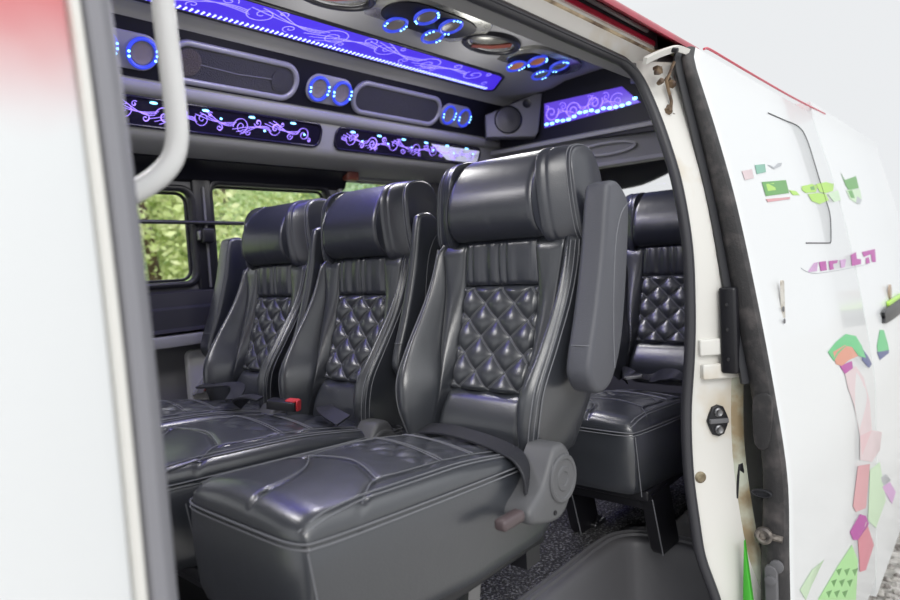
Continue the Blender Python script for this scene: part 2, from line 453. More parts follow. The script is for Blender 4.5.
    bb(mb, 'seat_skirt', [M_lea, M_thr], off=offc)
    # ---- recliner cover, disc, lever on the near side
    prof = [(-.138,.603),(-.122,.618),(-.098,.616),(-.080,.592),(-.078,.548),(-.094,.514),(-.128,.497),(-.192,.510),(-.208,.524),(-.203,.540),(-.168,.562)]
    out = [(v.x, v.y) for v in cr([V((a, b, 0)) for a, b in prof], 4, True)]
    for sg in (-1,):
        mb = MB(); mb.slab(out, V((0, sg*.146, 0)), EX, EZ, V((0, sg, 0)), .056, .010)
        rc = bb(mb, 'recliner_cover', M_cov, off=offr)
        mb = MB(); o = V((-.112, sg*.200, .562))
        mb.lathe([(.0395, 0), (.0395, .004), (.037, .0062), (.032, .0062), (.030, .0045), (.021, .0045), (.019, .0062), (.012, .0062), (.010, .0045), (.0, .0045)], o, (0, sg, 0), 36)
        bb(mb, 'recliner_disc', M_cov, rc, off=offr)
        mb = MB(); mb.lathe([(.004, 0), (.004, .0015), (.002, .0005), (0, .0005)], V((-.140, sg*.202, .514)), (0, sg, 0), 12); bb(mb, 'screw', M_blk, rc, off=offr)
        mb = MB(); mb.box(-.272, -.218, sg*.190-.011, sg*.190+.011, .527, .545, b=.006); bb(mb, 'recliner_lever', M_lev, off=offr)
    # ---- raised armrests
    ao = [(.004,1.022),(-.020,.92),(-.052,.82),(-.080,.75),(-.084,.715),(-.058,.687),(-.012,.694),(.030,.75),(.058,.84),(.082,.96),(.084,1.005),(.070,1.026),(.046,1.042),(.018,1.040)]
    ao2 = [(v.x, v.y) for v in cr([V((a, b, 0)) for a, b in ao], 4, True)]
    for side in arms:
        y0 = -.190 if side == 'near' else .182
        w = .048 if base == 'chrome' else .026
        if side == 'far': w = .060; y0 = .222
        mb = MB(); mb.slab(ao2, V((.014, y0, 0)), EX, EZ, V((0, -1 if side == 'near' else 1, 0)), w, min(.010, w*.36), both=True)
        ar = bb(mb, 'armrest', M_arm if base == 'chrome' else M_lea)
        st = MB(); sg = -1 if side == 'near' else 1
        arc = c2([(.080,1.005),(.050,.985),(.026,.94),(.010,.86),(.002,.78),(.0,.72)], 6)
        st.tube([V((.014+a, y0+sg*(w+.0003), z)) for a, z in arc], .0009, 5)
        zf = itp([(.70,-.078),(.75,-.0745),(.82,-.053)])
        for zq in (.768, .738, .728):
            st.tube([V((.010+zf(zq)-.0006+.004*(abs(2*t-1)**4), y0+sg*w*(.12+.76*t), zq)) for t in [k/10 for k in range(11)]], .0010, 5)
        bb(st, 'stitching', M_thr, ar)
        mb = MB(); mb.lathe([(.020, 0), (.020, .03), (.0, .03)], V((.005, y0+sg*.002, .75)), (0, -sg, 0), 16); bb(mb, 'hinge', M_blk, ar)
    # ---- base
    zf0 = FL-dzc+.0
    mb = MB(); mb.box(-.50, -.08, -.13, .13, .425, .452, b=.006); mb.box(-.48, -.44, -.13, .13, .40, .43); mb.box(-.14, -.10, -.13, .13, .40, .43)
    bb(mb, 'seat_frame', M_blk, off=offc)
    if base == 'chrome':
        for yy in (-.115, .11):
            mb = MB()
            for d in (-1, 1): mb.slab([(-.325+d*.008, FL+.0085), (-.325+d*.036, FL+.0085), (-.325+d*.085, .44), (-.325+d*.055, .44)], V((0, yy-.012, 0)), EX, EZ, EY, .024, .003)
            mb.slab([(-.375, FL+.0085), (-.275, FL+.0085), (-.275, FL+.016), (-.375, FL+.016)], V((0, yy-.014, 0)), EX, EZ, EY, .028, .003)
            bb(mb, 'leg', M_steel, off=V((-.3, 0, FL)))
    else:
        for xx in ((-.46,) if base == 'rear' else (-.46, -.16)):
            for yy in (-.12, .10):
                mb = MB(); z1 = .44+dzc
                mb.slab([(xx-.012, z1), (xx+.09, z1), (xx+.135, FL+.02), (xx+.135, FL+.0085), (xx+.045, FL+.0085), (xx+.035, FL+.02)], V((0, yy-.014, 0)), EX, EZ, EY, .03, .004)
                mb.tube([V((xx-.010, yy-.015, z1-.01)), V((xx+.037, yy-.015, FL+.01))], .0016, 6, mi=1)
                bb(mb, 'leg', [M_blk, M_thr], off=V((-.3, 0, FL)))
    return root, offb, offc, bb

near, obn, ocn, bbn = make_seat(1.0, .753, 'black leather seat nearest the door, raised grey armrest and round recliner cover facing out', arms=('near',), base='chrome', yo=-.012)
mid, obm, ocm, bbm = make_seat(1.005, 1.165, 'black leather seat between the window seat and the seat by the door', xc=-.01, ys=.94, cw=1.23, dzb=-.014, dzc=-.01)
far, obf, ocf, bbf = make_seat(1.01, 1.530, 'black leather seat beside the far window, raised armrests on both its sides', arms=('near', 'far'), xc=-.01, ys=.93, cw=1.17, dzb=-.016, dzc=-.012)
rear, obr, ocr, bbr = make_seat(1.87, .765, 'black leather seat in the row behind, half hidden by the door pillar', dzb=-.025, dzc=-.09, arms=(), base='rear', xc=.02)

# belts (each bolted to its own seat)
def belt(bb, off, name, pts, wdir, w, n=6, parent=None):
    mb = MB(); mb.ribbon(cr([V(p) for p in pts], n), wdir, w); return bb(mb, name, M_web, **({'parent': parent} if parent else {}), off=off)
belt(bbn, ocn, 'seat_belt', [(-.10,.140,.592),(-.120,.09,.606),(-.140,.02,.616),(-.152,-.06,.614),(-.160,-.115,.607),(-.166,-.143,.598),(-.168,-.158,.578),(-.168,-.160,.55)], V((.9,.35,.1)), .040)
belt(bbm, ocm, 'seat_belt', [(-.10,.0,.620),(-.13,-.03,.630),(-.16,-.07,.632),(-.17,-.12,.622)], V((.6,-.8,.2)), .034)
def buckle(bb, off, p, ang):
    ux = V((cos(ang), sin(ang), .08)).normalized(); uy = V((-sin(ang), cos(ang), 0)); un = ux.cross(uy)
    mb = MB(); mb.slab([(a*1., b) for a, b in rrect(.062, .034, .006, 3)], V(p), ux, uy, un, .020, .005)
    b = bb(mb, 'belt_buckle', M_blk, off=off)
    mb = MB(); mb.slab(rrect(.020, .024, .004, 3), V(p)-ux*.0315+un*.011, uy, un, -ux, .003, .001); 
    mb.slab(rrect(.022, .026, .004, 3), V(p)-ux*.0195+un*.0195, ux, uy, un, .003, .001)
    tag(bb(mb, 'release_button', M_red, b, off=off), 'red release button')
    return b
buckle(bbm, ocm, (-.185, .030, .630), 2.0)
belt(bbm, ocm, 'buckle_strap', [(-.205,.075,.650),(-.215,.10,.655),(-.21,.14,.645),(-.17,.175,.62)], V((.9,.3,0)), .03)
belt(bbf, ocf, 'seat_belt', [(-.20,-.12,.636),(-.15,-.07,.646),(-.13,-.02,.650),(-.16,.06,.642),(-.10,.12,.634)], V((.8,-.5,.1)), .034)
belt(bbr, ocr, 'seat_belt', [(-.10,.11,.63),(-.16,.085,.655),(-.20,.04,.66),(-.17,.0,.650),(-.20,-.05,.668),(-.235,-.10,.675),(-.24,-.145,.662),(-.235,-.168,.628)], V((.85,.5,.25)), .040)
mb = MB(); mb.slab(rrect(.05, .02, .004, 3), V((-.215, .03, .655)), V((.5,-.85,.1)).normalized(), V((.85,.5,0)).normalized(), EZ, .008, .002); bbr(mb, 'belt_tongue', M_steel, off=ocr)

# ------------------------------------------------------------------ floor, step well
mb = MB(); mb.box(-1.0, 3.0, .78, 1.97, FL-.05, FL-.004); mb.box(1.56, 3.0, .50, .78, FL-.05, FL-.004); struct(mb, 'floor', M_floor, 'dark van floor', 'floor')
mb = MB()
def cf(s, t):
    x = -.6+3.3*s; y = .795+1.13*t
    return V((x, y, FL+.004))
cp = [(-.6,.80),(1.46,.80),(1.60,.79),(1.66,.72),(1.70,.70),(2.8,.70),(2.8,1.90),(-.6,1.90)]
mb.slab(cp, V((0,0,FL-.003)), EX, EY, EZ, .011, .004)
o = mb.build('carpet', M_carpet, off=V((1.0, 1.2, FL))); tag(o, 'black looped carpet mat covering the van floor under the seats', 'carpet')
# rubber edging of the mat with ridges, and the step riser with its rounded rear corner
mb = MB()
ed = cr([V((x, y, 0)) for x, y in [(-.4,.775),(.6,.775),(1.2,.772),(1.42,.772),(1.50,.755),(1.535,.70),(1.545,.62),(1.55,.52)]], 8)
def offs(path, d):
    R = []
    for i, p in enumerate(path):
        t = (path[min(i+1, len(path)-1)]-path[max(i-1, 0)]).normalized(); R.append(p+V((-t.y, t.x, 0))*d)
    return R
prof = [(.030,-.02),(.030,.010),(.024,.012),(.021,.006),(.016,.006),(.013,.010),(.008,.010),(.005,.004),(-.004,.004),(-.012,.002),(-.018,-.004),(-.022,-.016),(-.026,-.05),(-.034,-.20),(-.040,-.24)]
cols = [offs(ed, d) for d, h in prof]
mb.loft([[V((cols[k][i].x, cols[k][i].y, FL+prof[k][1])) for k in range(len(prof))] for i in range(len(ed))], closed=False, caps=(False, False))
struct(mb, 'trim_1', M_step, 'grey ribbed sill trim and step riser at the door', 'trim')
mb = MB(); mb.box(.20, 1.56, .45, .82, FL-.27, FL-.225); struct(mb, 'trim_2', M_step, 'lower entrance step', 'trim')
mb = MB(); mb.slab([(v.x, v.y) for v in cr([V((1.19, .0,0)), V((1.24,.05,0)), V((1.30,.052,0)), V((1.33,0,0)), V((1.27,-.04,0))], 5, True)], V((0, .742, FL-.16)), EX, EZ, -EY, .012, .003)
o = mb.build('step_recess', M_blk, off=V((1.25,.74,FL-.16))); tag(o, 'dark recess cover low in the grey step riser', 'cover')
mb = MB(); p = onz(602, 521, FL)
mb.box(1.50, 1.56, .835, .86, FL+.008, FL+.02, b=.004); mb.tube([(1.51,.84,FL+.02),(1.53,.845,FL+.03),(1.555,.85,FL+.02)], .004, 6)
o = mb.build('carpet_clip', M_steel, off=V((1.53,.85,FL))); tag(o, 'small metal clip at the carpet edge by the rear seat foot', 'clip')
mb = MB(); mb.lathe([(.018,0),(.018,.008),(.011,.010),(.011,.022),(0,.024)], V((1.575, 1.0, FL+.004)), (0,0,1), 12)
o = mb.build('anchor_bolt', M_steel, off=V((1.575,1.,FL))); tag(o, 'steel bolt head on the floor under the rear seat', 'bolt')

# ------------------------------------------------------------------ far wall with windows
YW = 1.95
win = [(.50, 1.030, .903, 1.186), (1.105, 1.572, .880, 1.212), (1.645, 2.10, .93, 1.262)]
mb = MB(); xs = -1.0
for a, b, z0, z1 in [(-.85, .20, .84, 1.30)]+win:
    mb.box(xs, a, YW, YW+.03, FL-.1, 1.62); mb.box(a, b, YW, YW+.03, FL-.1, z0); mb.box(a, b, YW, YW+.03, z1, 1.62); xs = b
mb.box(xs, 3.0, YW, YW+.03, FL-.1, 1.62)
struct(mb, 'wall_far', M_greyd, 'far side wall of the van interior', 'wall')
for i, (a, b, z0, z1) in enumerate(win):
    o = thing('window_%d' % (i+1), ((a+b)/2, YW, z0), ['sliding window nearest the front in the far wall', 'far wall window behind the window seat', 'far wall window glimpsed above the middle seat'][i], 'window')
    o['kind'] = 'structure'
    r = (.035, .028, .05)[i]
    n1 = rrect(b-a+.036, z1-z0+.036, r+.012, 6); n2 = rrect(b-a-.004, z1-z0-.004, r, 6)
    mb = MB(); mb.annulus(n1, n2, V(((a+b)/2, YW+.004, (z0+z1)/2)), EX, EZ, -EY, .016)
    m3 = rrect(b-a-.004, z1-z0-.004, r, 6); m4 = rrect(b-a-.022, z1-z0-.022, r-.008, 6)
    mb.annulus(m3, m4, V(((a+b)/2, YW+.022, (z0+z1)/2)), EX, EZ, -EY, .010)
    mb.build('window_frame', M_blk if i < 2 else M_grey, o)
    mb = MB(); mb.box(a-.005, b+.005, YW+.020, YW+.024, z0-.005, z1+.005); mb.build('window_pane', M_glass, o)
mb = MB(); mb.box(1.036, 1.100, YW-.012, YW+.004, .86, 1.24, b=.006); struct(mb, 'trim_3', M_blk, 'dark pillar between the far windows', 'trim')
mb = MB(); mb.box(1.066, 1.074, YW-.018, YW-.01, .88, 1.2, b=.003); struct(mb, 'trim_4', M_greyd, 'bead on the dark window pillar', 'trim')
mb = MB(); mb.loft([[V((x, y, z)) for y, z in [(YW,1.30),(1.88,1.285),(1.875,1.272),(1.90,1.262),(1.925,1.245),(1.935,1.222),(YW,1.215)]] for x in (-.9, 1.655)]); struct(mb, 'trim_5', M_dark, 'dark header above the far windows', 'trim')
mb = MB(); mb.tube([(.45, YW-.022, 1.093), (1.66, YW-.022, 1.079)], .0065, 10)
for x in (.6, 1.05, 1.62): mb.box(x-.006, x+.006, YW-.02, YW, 1.078, 1.094)
o = mb.build('window_bar', M_barm, off=V((1.0, YW, 1.08))); tag(o, 'thin dark bar running across the two far windows', 'bar')
mb = MB(); mb.box(1.045, 1.085, YW-.040, YW-.012, 1.022, 1.068, b=.006); mb.box(1.036, 1.046, YW-.03, YW-.014, 1.030, 1.060, b=.003, mi=1)
o = mb.build('window_latch', [M_blk, M_steel], off=V((1.065, YW, 1.03))); tag(o, 'black window latch on the pillar just under the bar', 'latch')
# panels below the window
mb = MB(); P = [(YW,.88),(YW-.018,.872),(YW-.022,.83),(YW-.035,.822),(YW-.038,.765),(YW-.055,.755),(YW,.742)]
mb.loft([[V((x, y, z)) for y, z in P] for x in (-.9, 2.9)]); struct(mb, 'trim_6', mat('charcoal plastic', (.035,.035,.042), .45), 'dark ledged panel below the far windows', 'trim')
mb = MB(); mb.loft([[V((x, y, z)) for y, z in [(YW,.748),(YW-.060,.745),(YW-.064,.738),(YW-.060,.712),(YW,.705)]] for x in (-.9, 2.9)]); struct(mb, 'trim_7', M_grey, 'grey rail along the far wall', 'trim')
mb = MB(); mb.slab(rrect(.20, .20, .022, 5), V((1.068, YW-.004, .590)), EX, EZ, -EY, .022, .006)
o = mb.build('wall_pocket_cover', mat('pale grey plastic', (.55,.55,.56), .5), off=V((1.07,YW,.5))); tag(o, 'light grey rounded panel on the far wall beside the window seat', 'panel')
o = thing('belt_guide', (1.04, YW-.028, .56), 'reddish brown belt guide with a pale rim low beside the window seat', 'belt guide')
tri = [(.972,.553),(1.045,.640),(1.10,.640),(1.10,.553)]
mb = MB(); mb.slab(tri, V((0, YW-.024, 0)), EX, EZ, -EY, .016, .005); mb.build('rim', M_grey, o)
tri2 = [(1.002,.560),(1.052,.622),(1.09,.622),(1.09,.560)]
mb = MB(); mb.slab(tri2, V((0, YW-.040, 0)), EX, EZ, -EY, .006, .002); mb.build('guide_plate', M_wood, o)

# ------------------------------------------------------------------ duct on the far side: fascia, band, cove
fa, fd = V((0, 1.64, 1.579)), V((0, .08, -.14)); fn = V((0, -.868, -.496)); fu = fd.normalized()
def FF(x, s, h=0.): return V((x, 0, 0)) + fa + fd*s + fn*h
ba, bd = V((0, 1.740, 1.404)), V((0, .030, -.074)); bu = bd.normalized(); bn = V((0, -.927, -.376))
def BF(x, s, h=0.): return V((x, 0, 0)) + ba + bd*s + bn*h
P = [(1.60,1.592),(1.625,1.586),(1.64,1.579),(1.72,1.439),(1.712,1.432),(1.714,1.420),(1.728,1.408),(1.740,1.404),(1.770,1.330),(1.778,1.314),(1.80,1.298),(1.84,1.284),(1.89,1.274),(1.96,1.27),(1.96,1.62),(1.6,1.62)]
mb = MB(); mb.loft([[V((x, y, z)) for y, z in P] for x in (-.9, 2.40)]); struct(mb, 'trim_8', M_head, 'grey air duct housing along the far side of the ceiling', 'trim')
mb = MB(); mb.slab([(-.9, .012), (2.40, .012), (2.40, .155), (-.9, .155)], fa, EX, fu, fn, .003); struct(mb, 'trim_9', M_dark, 'dark fascia of the far duct', 'trim')
mb = MB(); mb.box(1.62, 1.68, 1.875, 1.91, 1.245, 1.285, b=.008); o = mb.build('pillar_garnish', M_wood, off=V((1.65,1.9,1.25))); tag(o, 'small reddish brown garnish at the top of the far window pillar', 'garnish')
# speakers in the fascia
def speaker(x0, x1, label, cones=True):
    o = thing('wall_speaker', tuple(FF((x0+x1)/2, .56)), label, 'speaker', 'oval speakers in the dark fascia')
    H = .73*.161; W = x1-x0
    o1 = rrect(W, H, H*.49, 8); o2 = rrect(W-.034, H-.034, (H-.034)*.49, 8); c = FF((x0+x1)/2, .565, .002)
    mb = MB(); mb.annulus(o1, o2, c, EX, fu, fn, .010); mb.build('ring', M_ring, o)
    mb = MB(); mb.slab(o2, c, EX, fu, fn, .003); mb.build('grille', M_mesh, o)
    for sx, m in ((-1, M_copper), (1, M_mesh)) if cones else ():
        mb = MB(); mb.lathe([(.036, 0), (.036, .0018), (.030, .003), (.012, .0016), (0, .002)], c+EX*sx*(W/2-.062)+fn*.003, fn, 24); mb.build('speaker_cone', m, o)
    if cones: mb = MB(); mb.tube([c+EX*(-W/2+.09)+fn*.004, c+fn*.004+fu*.006, c+EX*(W/2-.09)+fn*.004], .0016, 6); mb.build('crossbar', M_greyd, o)
speaker(.855, 1.275, 'longer oval speaker with a copper cone behind the white grab handle')
speaker(1.495, 1.945, 'oval speaker with a grey ring between the two pairs of blue ring lamps', False)
def ringlamp(mb_ring, mb_dot, c, un, r, a0=0.):
    un = un.normalized(); a = EX - un*EX.dot(un); a.normalize(); b = un.cross(a)
    mb_ring.tube([c + (a*cos(t)+b*sin(t))*r + un*.006 for t in [2*pi*k/32 for k in range(32)]], r*.14, 8, True)
    for t in (a0, a0+.35, a0+pi, a0+pi+.35, a0-.35):
        mb_dot.lathe([(r*.10, 0), (r*.10, .003), (0, .005)], c + (a*cos(t)+b*sin(t))*r + un*(.005+r*.10), un, 8)
def twin(x0, x1, r, label):
    xm = (x0+x1)/2
    o = thing('twin_ring_lamp', tuple(FF(xm, .56)), label, 'lamp', 'pairs of blue ring lamps in the fascia')
    mb = MB(); mb.slab(rrect(abs(x1-x0)+2.5*r, 2.55*r, 1.2*r, 8), FF(xm, .56, .002), EX, fu, fn, .006, .003); mb.build('housing', M_ring, o)
    for x in (x0, x1):
        mr, md = MB(), MB(); ringlamp(mr, md, FF(x, .56, .007), fn, r)
        ro = mr.build('ring', M_bluering, o); md.build('light_dots', M_cyan, ro)
        m = MB(); m.lathe([(r*.8, 0), (r*.8, .003), (r*.5, .001), (0, .001)], FF(x, .56, .007), fn, 20); m.build('lens', M_lens, o)
twin(1.352, 1.446, .036, 'pair of blue ring lamps between the two oval speakers')
twin(1.990, 2.085, .034, 'pair of blue ring lamps next to the corner speaker')
twin(.69, .79, .036, 'blue ring lamps partly behind the front door pillar')
# etched light panels in the band
def spiral(a, b, r, turns, ph, dr=1, n=36):
    return [(a + r*(1-.88*t)*cos(ph+dr*turns*2*pi*t), b + r*(1-.88*t)*sin(ph+dr*turns*2*pi*t)) for t in [k/n for k in range(n+1)]]
def swirls(L, H, seed, dens):
    """acanthus scrolls: curls alternating up and down, each with trailing strokes to the next"""
    rd = random.Random(seed); C = []; n = max(3, int(L/H*dens)); st = L/n
    for k in range(n):
        a = -L/2+st*(k+.5)+rd.uniform(-.12, .12)*st; fl = 1 if k % 2 else -1
        r = min(H*rd.uniform(.38, .46), st*.46); b = fl*H*.06; ph = rd.uniform(2.6, 3.6)*1.0
        C.append(spiral(a, b, r, rd.uniform(1.3, 1.8), ph, fl, 44))
        for q in range(3):
            x0, y0 = a-r*(1.0-.18*q), b-fl*r*.2*q; x1, y1 = a-st*(1.05+.12*q), -fl*H*(.44-.10*q)
            C.append([(x0+(x1-x0)*t, y0+(y1-y0)*(3*t*t-2*t**3)+fl*H*.16*sin(pi*t)) for t in [j/18 for j in range(19)]])
        C.append(spiral(a+st*.48, -b-fl*H*.18, r*.5, 1.3, rd.uniform(0, 6.28), -fl, 26))
        C.append(spiral(a+st*.2, b+fl*H*.26, r*.34, 1.1, rd.uniform(0, 6.28), fl, 20))
    R = []
    for c in C:
        run = []
        for p in c:
            if abs(p[0]) < L/2-.008 and abs(p[1]) < H*.48: run.append(p)
            else:
                if len(run) > 3: R.append(run)
                run = []
        if len(run) > 3: R.append(run)
    return R
def etched(x0, x1, label, seed, pale=False):
    xm, L, H = (x0+x1)/2, x1-x0, .070
    o = thing('etched_light_panel', tuple(BF(xm, .5)), label, 'light panel', 'etched violet light panels above the far windows')
    c = BF(xm, .52, .0)
    o1 = rrect(L, H+.012, .03, 6); o2 = rrect(L-.014, H-.004, .026, 6)
    mb = MB(); mb.annulus(o1, o2, c, EX, bu, bn, .006); mb.slab(o2, c, EX, bu, bn, .002); mb.build('panel', M_dglass, o)
    mb = MB(); md = MB()
    for cv in swirls(L-.04, H-.010, seed, .55): mb.tube([c+EX*p[0]+bu*p[1]+bn*.0028 for p in cv], .0023, 5, flat=.35)
    rd = random.Random(seed+5)
    for k in range(6): 
        a = -L/2+L*(k+.6)/6.4; md.slab(circ(.011, 12, .0035), c+EX*a-bu*(H*.40)+bn*.0026, EX, bu, bn, .0012)
        md.slab(circ(.004, 10, .0035), c+EX*(a+.05)-bu*rd.uniform(-.01, .02)+bn*.0026, EX, bu, bn, .0012)
    mb.build('swirl_pattern', M_violet, o); md.build('light_dots', M_cyan, o)
    if pale:
        mb = MB(); mb.slab([(.24*L, H*.40), (.485*L, H*.40), (.485*L, -H*.36), (.10*L, -H*.38)], c, EX, bu, bn, .0035)
        tag(mb.build('painted_reflection', M_reflection, o), 'painted reflection of the bright outside')  # reflection of the outdoors painted on as a pale glowing plate
        mb = MB()
        for a, b, r in ((.30,.1,.012),(.36,-.08,.014),(.42,.1,.013),(.46,-.05,.010)): mb.tube([c+EX*(a*L+p[0])+bu*(b*H+p[1])+bn*.0042 for p in spiral(0, 0, r, 1.1, a*40)], .0013, 5, flat=.4)
        mb.build('etched_lines', M_greyd, o)
etched(.45, 1.412, 'violet etched light panel above the front far window, crossed by the white handle', 3)
etched(1.468, 2.275, 'violet etched light panel above the middle seat, its rear end painted with a white reflection', 11, True)

# ------------------------------------------------------------------ ceiling and roof
CP = [(.60,1.305),(.64,1.302),(.65,1.32),(.69,1.39),(.78,1.47),(.90,1.55),(1.05,1.615),(1.20,1.63),(1.36,1.620),(1.42,1.604),(1.60,1.590),(1.66,1.588)]
mb = MB(); mb.loft([[V((x, y, z)) for y, z in CP+[(1.66,1.66),(1.2,1.68),(.93,1.60),(.78,1.50),(.64,1.40),(.585,1.33)]] for x in (-.9, 2.95)]); struct(mb, 'ceiling', M_head, 'grey crowned ceiling of the van', 'ceiling')
RP = [(.523,1.358),(.56,1.383),(.64,1.44),(.80,1.555),(.95,1.64),(1.2,1.72),(1.7,1.68),(1.99,1.52),(2.0,1.34)]
mb = MB(); mb.loft([[V((x, y, z)) for y, z in RP+[(y-.012 if y > 1.9 else y, z-.012) for y, z in RP[::-1]]] for x in (-.9, 3.6)]); struct(mb, 'roof', M_redp, 'red painted roof skin of the van', 'roof')
def czz(y): return itp([(1.0,1.60),(1.05,1.615),(1.2,1.63),(1.36,1.62),(1.42,1.604),(1.6,1.59)])(y)
# long blue light panel
o = thing('ceiling_light_panel', (1.3, 1.50, 1.597), 'long glowing blue etched light panel along the ceiling', 'light panel')
quad = [(.30,1.428),(2.010,1.428),(2.05,1.44),(2.125,1.535),(2.135,1.560),(2.10,1.578),(.30,1.578)]
sl = -.0145/.16
cu_, cv_ = EX, V((0, 1, sl)).normalized(); cn = cu_.cross(cv_)*-1
def CPt(x, y, h=0.): return V((x, y, 1.604+(y-1.42)*(-.0145/.18))) + cn*h
mb = MB(); rim1 = [tuple(p) for p in quad]; 
if area2(rim1) < 0: rim1 = rim1[::-1]
mb.annulus(rim1, inset(rim1, .010), V((0, 0, 1.604-1.42*sl)), EX, V((0,1,sl)), cn, .008); mb.build('frame', M_blk, o)
mb = MB(); mb.slab(inset(rim1, .009), V((0, 0, 1.604-1.42*sl)), EX, V((0,1,sl)), cn, .004); mb.build('panel', M_blue, o)
mb = MB()
for cv in swirls(1.60, .115, 21, .55): mb.tube([CPt(1.25+p[0], 1.49+p[1], .0052) for p in cv if p[0] > -.95], .0017, 5, flat=.35)
mb.build('swirl_pattern', mat('lilac glowing line', (.3, .3, .8), .4, emit=((.30, .24, 1.), 1.25)), o)
mb = MB()
for k in range(100):
    x = .52+1.56*k/99; mb.box(x-.0022, x+.0022, 1.548, 1.564, 1.586, 1.5895)
mb.build('light_dots', mat('white blue light dot', (.4, .5, 1), .4, emit=((.45, .55, 1.), 2.4)), o)
# chrome lamp pods in the ceiling
def lamp_pod(xc, yc, L, W, label, lamps, warm):
    z = czz(yc)
    o = thing('ceiling_lamp_pod', (xc, yc, z), label, 'lamp', 'ring lamp pods in the ceiling')
    out = [(v.x, v.y) for v in cr([V((a*L, b*W, 0)) for a, b in [(-.5,-.05),(-.40,-.42),(-.1,-.5),(.32,-.46),(.5,-.12),(.42,.36),(.12,.5),(-.36,.42)]], 6, True)]
    mb = MB(); mb.slab([(x, -y) for x, y in out], V((xc, yc, z+.004)), EX, -EY, -EZ, .012, .004); mb.build('plate', M_chromeplate, o)
    mb = MB(); mb.slab([(x*.80, -y*.62) for x, y in out], V((xc, yc, z-.006)), EX, -EY, -EZ, .006, .002); mb.build('inset', M_dark, o)
    for i, (dx, dy) in enumerate(lamps):
        c = V((xc+dx, yc+dy, z-.014)); mr, md = MB(), MB(); ringlamp(mr, md, c, V((0,-.25,-1)), .034, i*.9)
        r = mr.build('ring', M_bluering, o); md.build('light_dots', M_cyan, r)
        m = MB(); m.lathe([(.027, -.004), (.027, .006), (.016, .002), (0, .002)], c, V((0,-.25,-1)), 20); m.build('lens', M_orange if i in warm else M_lens, o)
lamp_pod(1.455, 1.275, .44, .25, 'ring lamp pod with four blue rings, the one further forward in the ceiling', [(-.08,.065),(-.055,-.035),(.055,-.03),(.075,.06)], ())
lamp_pod(2.075, 1.30, .40, .22, 'ring lamp pod with orange centres, the one nearest the rear bulkhead', [(-.085,.045),(-.07+.0,-.035),(.045,-.055),(.085,.05)], (0, 1))
def oval_lamp(xc, yc, L, W, label):
    z = czz(yc)
    o = thing('dome_lamp', (xc, yc, z), label, 'lamp', 'oval dome lamps')
    mb = MB(); mb.annulus(circ(L/2, 32, W/2), circ(L/2-.022, 32, W/2-.022), V((xc, yc, z+.003)), EX, -EY, -EZ, .016); mb.build('rim', M_blk, o)
    mb = MB(); mb.lathe([(1, 0), (.9, .35), (.5, .8), (0, 1)], V((0,0,0)), (0,0,-1), 32)
    mb.v = [V((xc+p.x*(L/2-.02), yc+p.y*(W/2-.02), z+p.z*.012-.001)) for p in mb.v]; mb.build('lens', M_chromeplate, o)
    mb = MB(); mb.ribbon([V((xc-L*.20, yc+W*.28, z-.010)), V((xc, yc, z-.015)), V((xc+L*.20, yc-W*.28, z-.010))], EX, .03, .002); mb.build('reflector', M_wood, o)
oval_lamp(1.765, 1.285, .25, .155, 'oval dome lamp with a black rim between the two ring lamp pods')
oval_lamp(1.13, 1.31, .25, .16, 'oval dome lamp at the top edge of the view, forward of the ring lamps')

# ------------------------------------------------------------------ rear bulkhead
XR = 2.36
mb = MB(); mb.slab([(.64,1.34),(1.70,1.395),(1.70,1.66),(1.2,1.66),(.93,1.60),(.78,1.50),(.66,1.40)], V((XR,0,0)), EY, EZ, EX, .03); struct(mb, 'wall_rear', M_dark, 'dark rear bulkhead above the back row', 'wall')
o = thing('rear_light_panel', (XR-.004, 1.27, 1.45), 'glowing purple trapezoid light panel on the rear bulkhead', 'light panel')
tz = [(1.462,1.548),(1.117,1.544),(1.044,1.470),(1.468,1.450)]
mb = MB(); mb.slab([(-y, z) for y, z in tz], V((XR+.002, 0, 0)), -EY, EZ, -EX, .006, .0015); mb.build('panel', M_purple, o)
mb = MB()
for cv in swirls(.36, .085, 31, 1.1): mb.tube([V((XR-.0048, 1.285+p[0], 1.499+p[1])) for p in cv], .0019, 5, flat=.5)
mb.build('swirl_pattern', M_violet, o)
rd = random.Random(4); mb = MB()
for k in range(16):
    t = k/15; y = 1.455-.39*t; mb.slab(circ(.010, 10, .006), V((XR-.004, y, 1.466+.014*t+rd.uniform(-.008,.010))), EY, EZ, -EX, .002)
mb.build('light_dots', M_cyan, o)
# corner speaker pods
def corner(pA, pB, zt, zb, label, cs, r1, r2, cut):
    A, Bp = V((*pA, 0)), V((*pB, 0)); ux = (Bp-A).normalized(); un = ux.cross(EZ); 
    if un.dot(CAM-A) < 0: un = -un
    L = (Bp-A).length
    o = thing('corner_speaker', tuple((A+Bp)/2+EZ*zb), label, 'speaker')
    out = [(0, zb+cut[0]), (L*.86, zb), (L*.92, zb+.02+cut[1]), (L*1.02, zt), (L*.90, zt), (0, zt-cut[2])]
    mb = MB(); mb.slab(out, A-un*.05, ux, EZ, un, .056, .006); mb.build('housing', M_greyd, o)
    c = A+ux*L*cs[0]+EZ*cs[1]+un*.006
    mb = MB(); mb.lathe([(r1*1.12, -.002), (r1*1.12, .004), (r1*1.03, .007), (r1, .001), (r1*.75, -.004+.006), (r1*.2, .000), (0, .002)], c, un, 32, 0); mb.build('speaker_cone', M_blk, o)
    c = A+ux*L*cs[2]+EZ*cs[3]+un*.006
    mb = MB(); mb.lathe([(r2, -.002), (r2, .004), (r2*.7, .002), (0, .003)], c, un, 20); mb.build('tweeter', M_blk, o)
corner((2.20,1.655), (2.355,1.475), 1.592, 1.415, 'triangular grey corner speaker beside the rear bulkhead', (.40, 1.492, .74, 1.553), .052, .018, (.01, .0, .075))
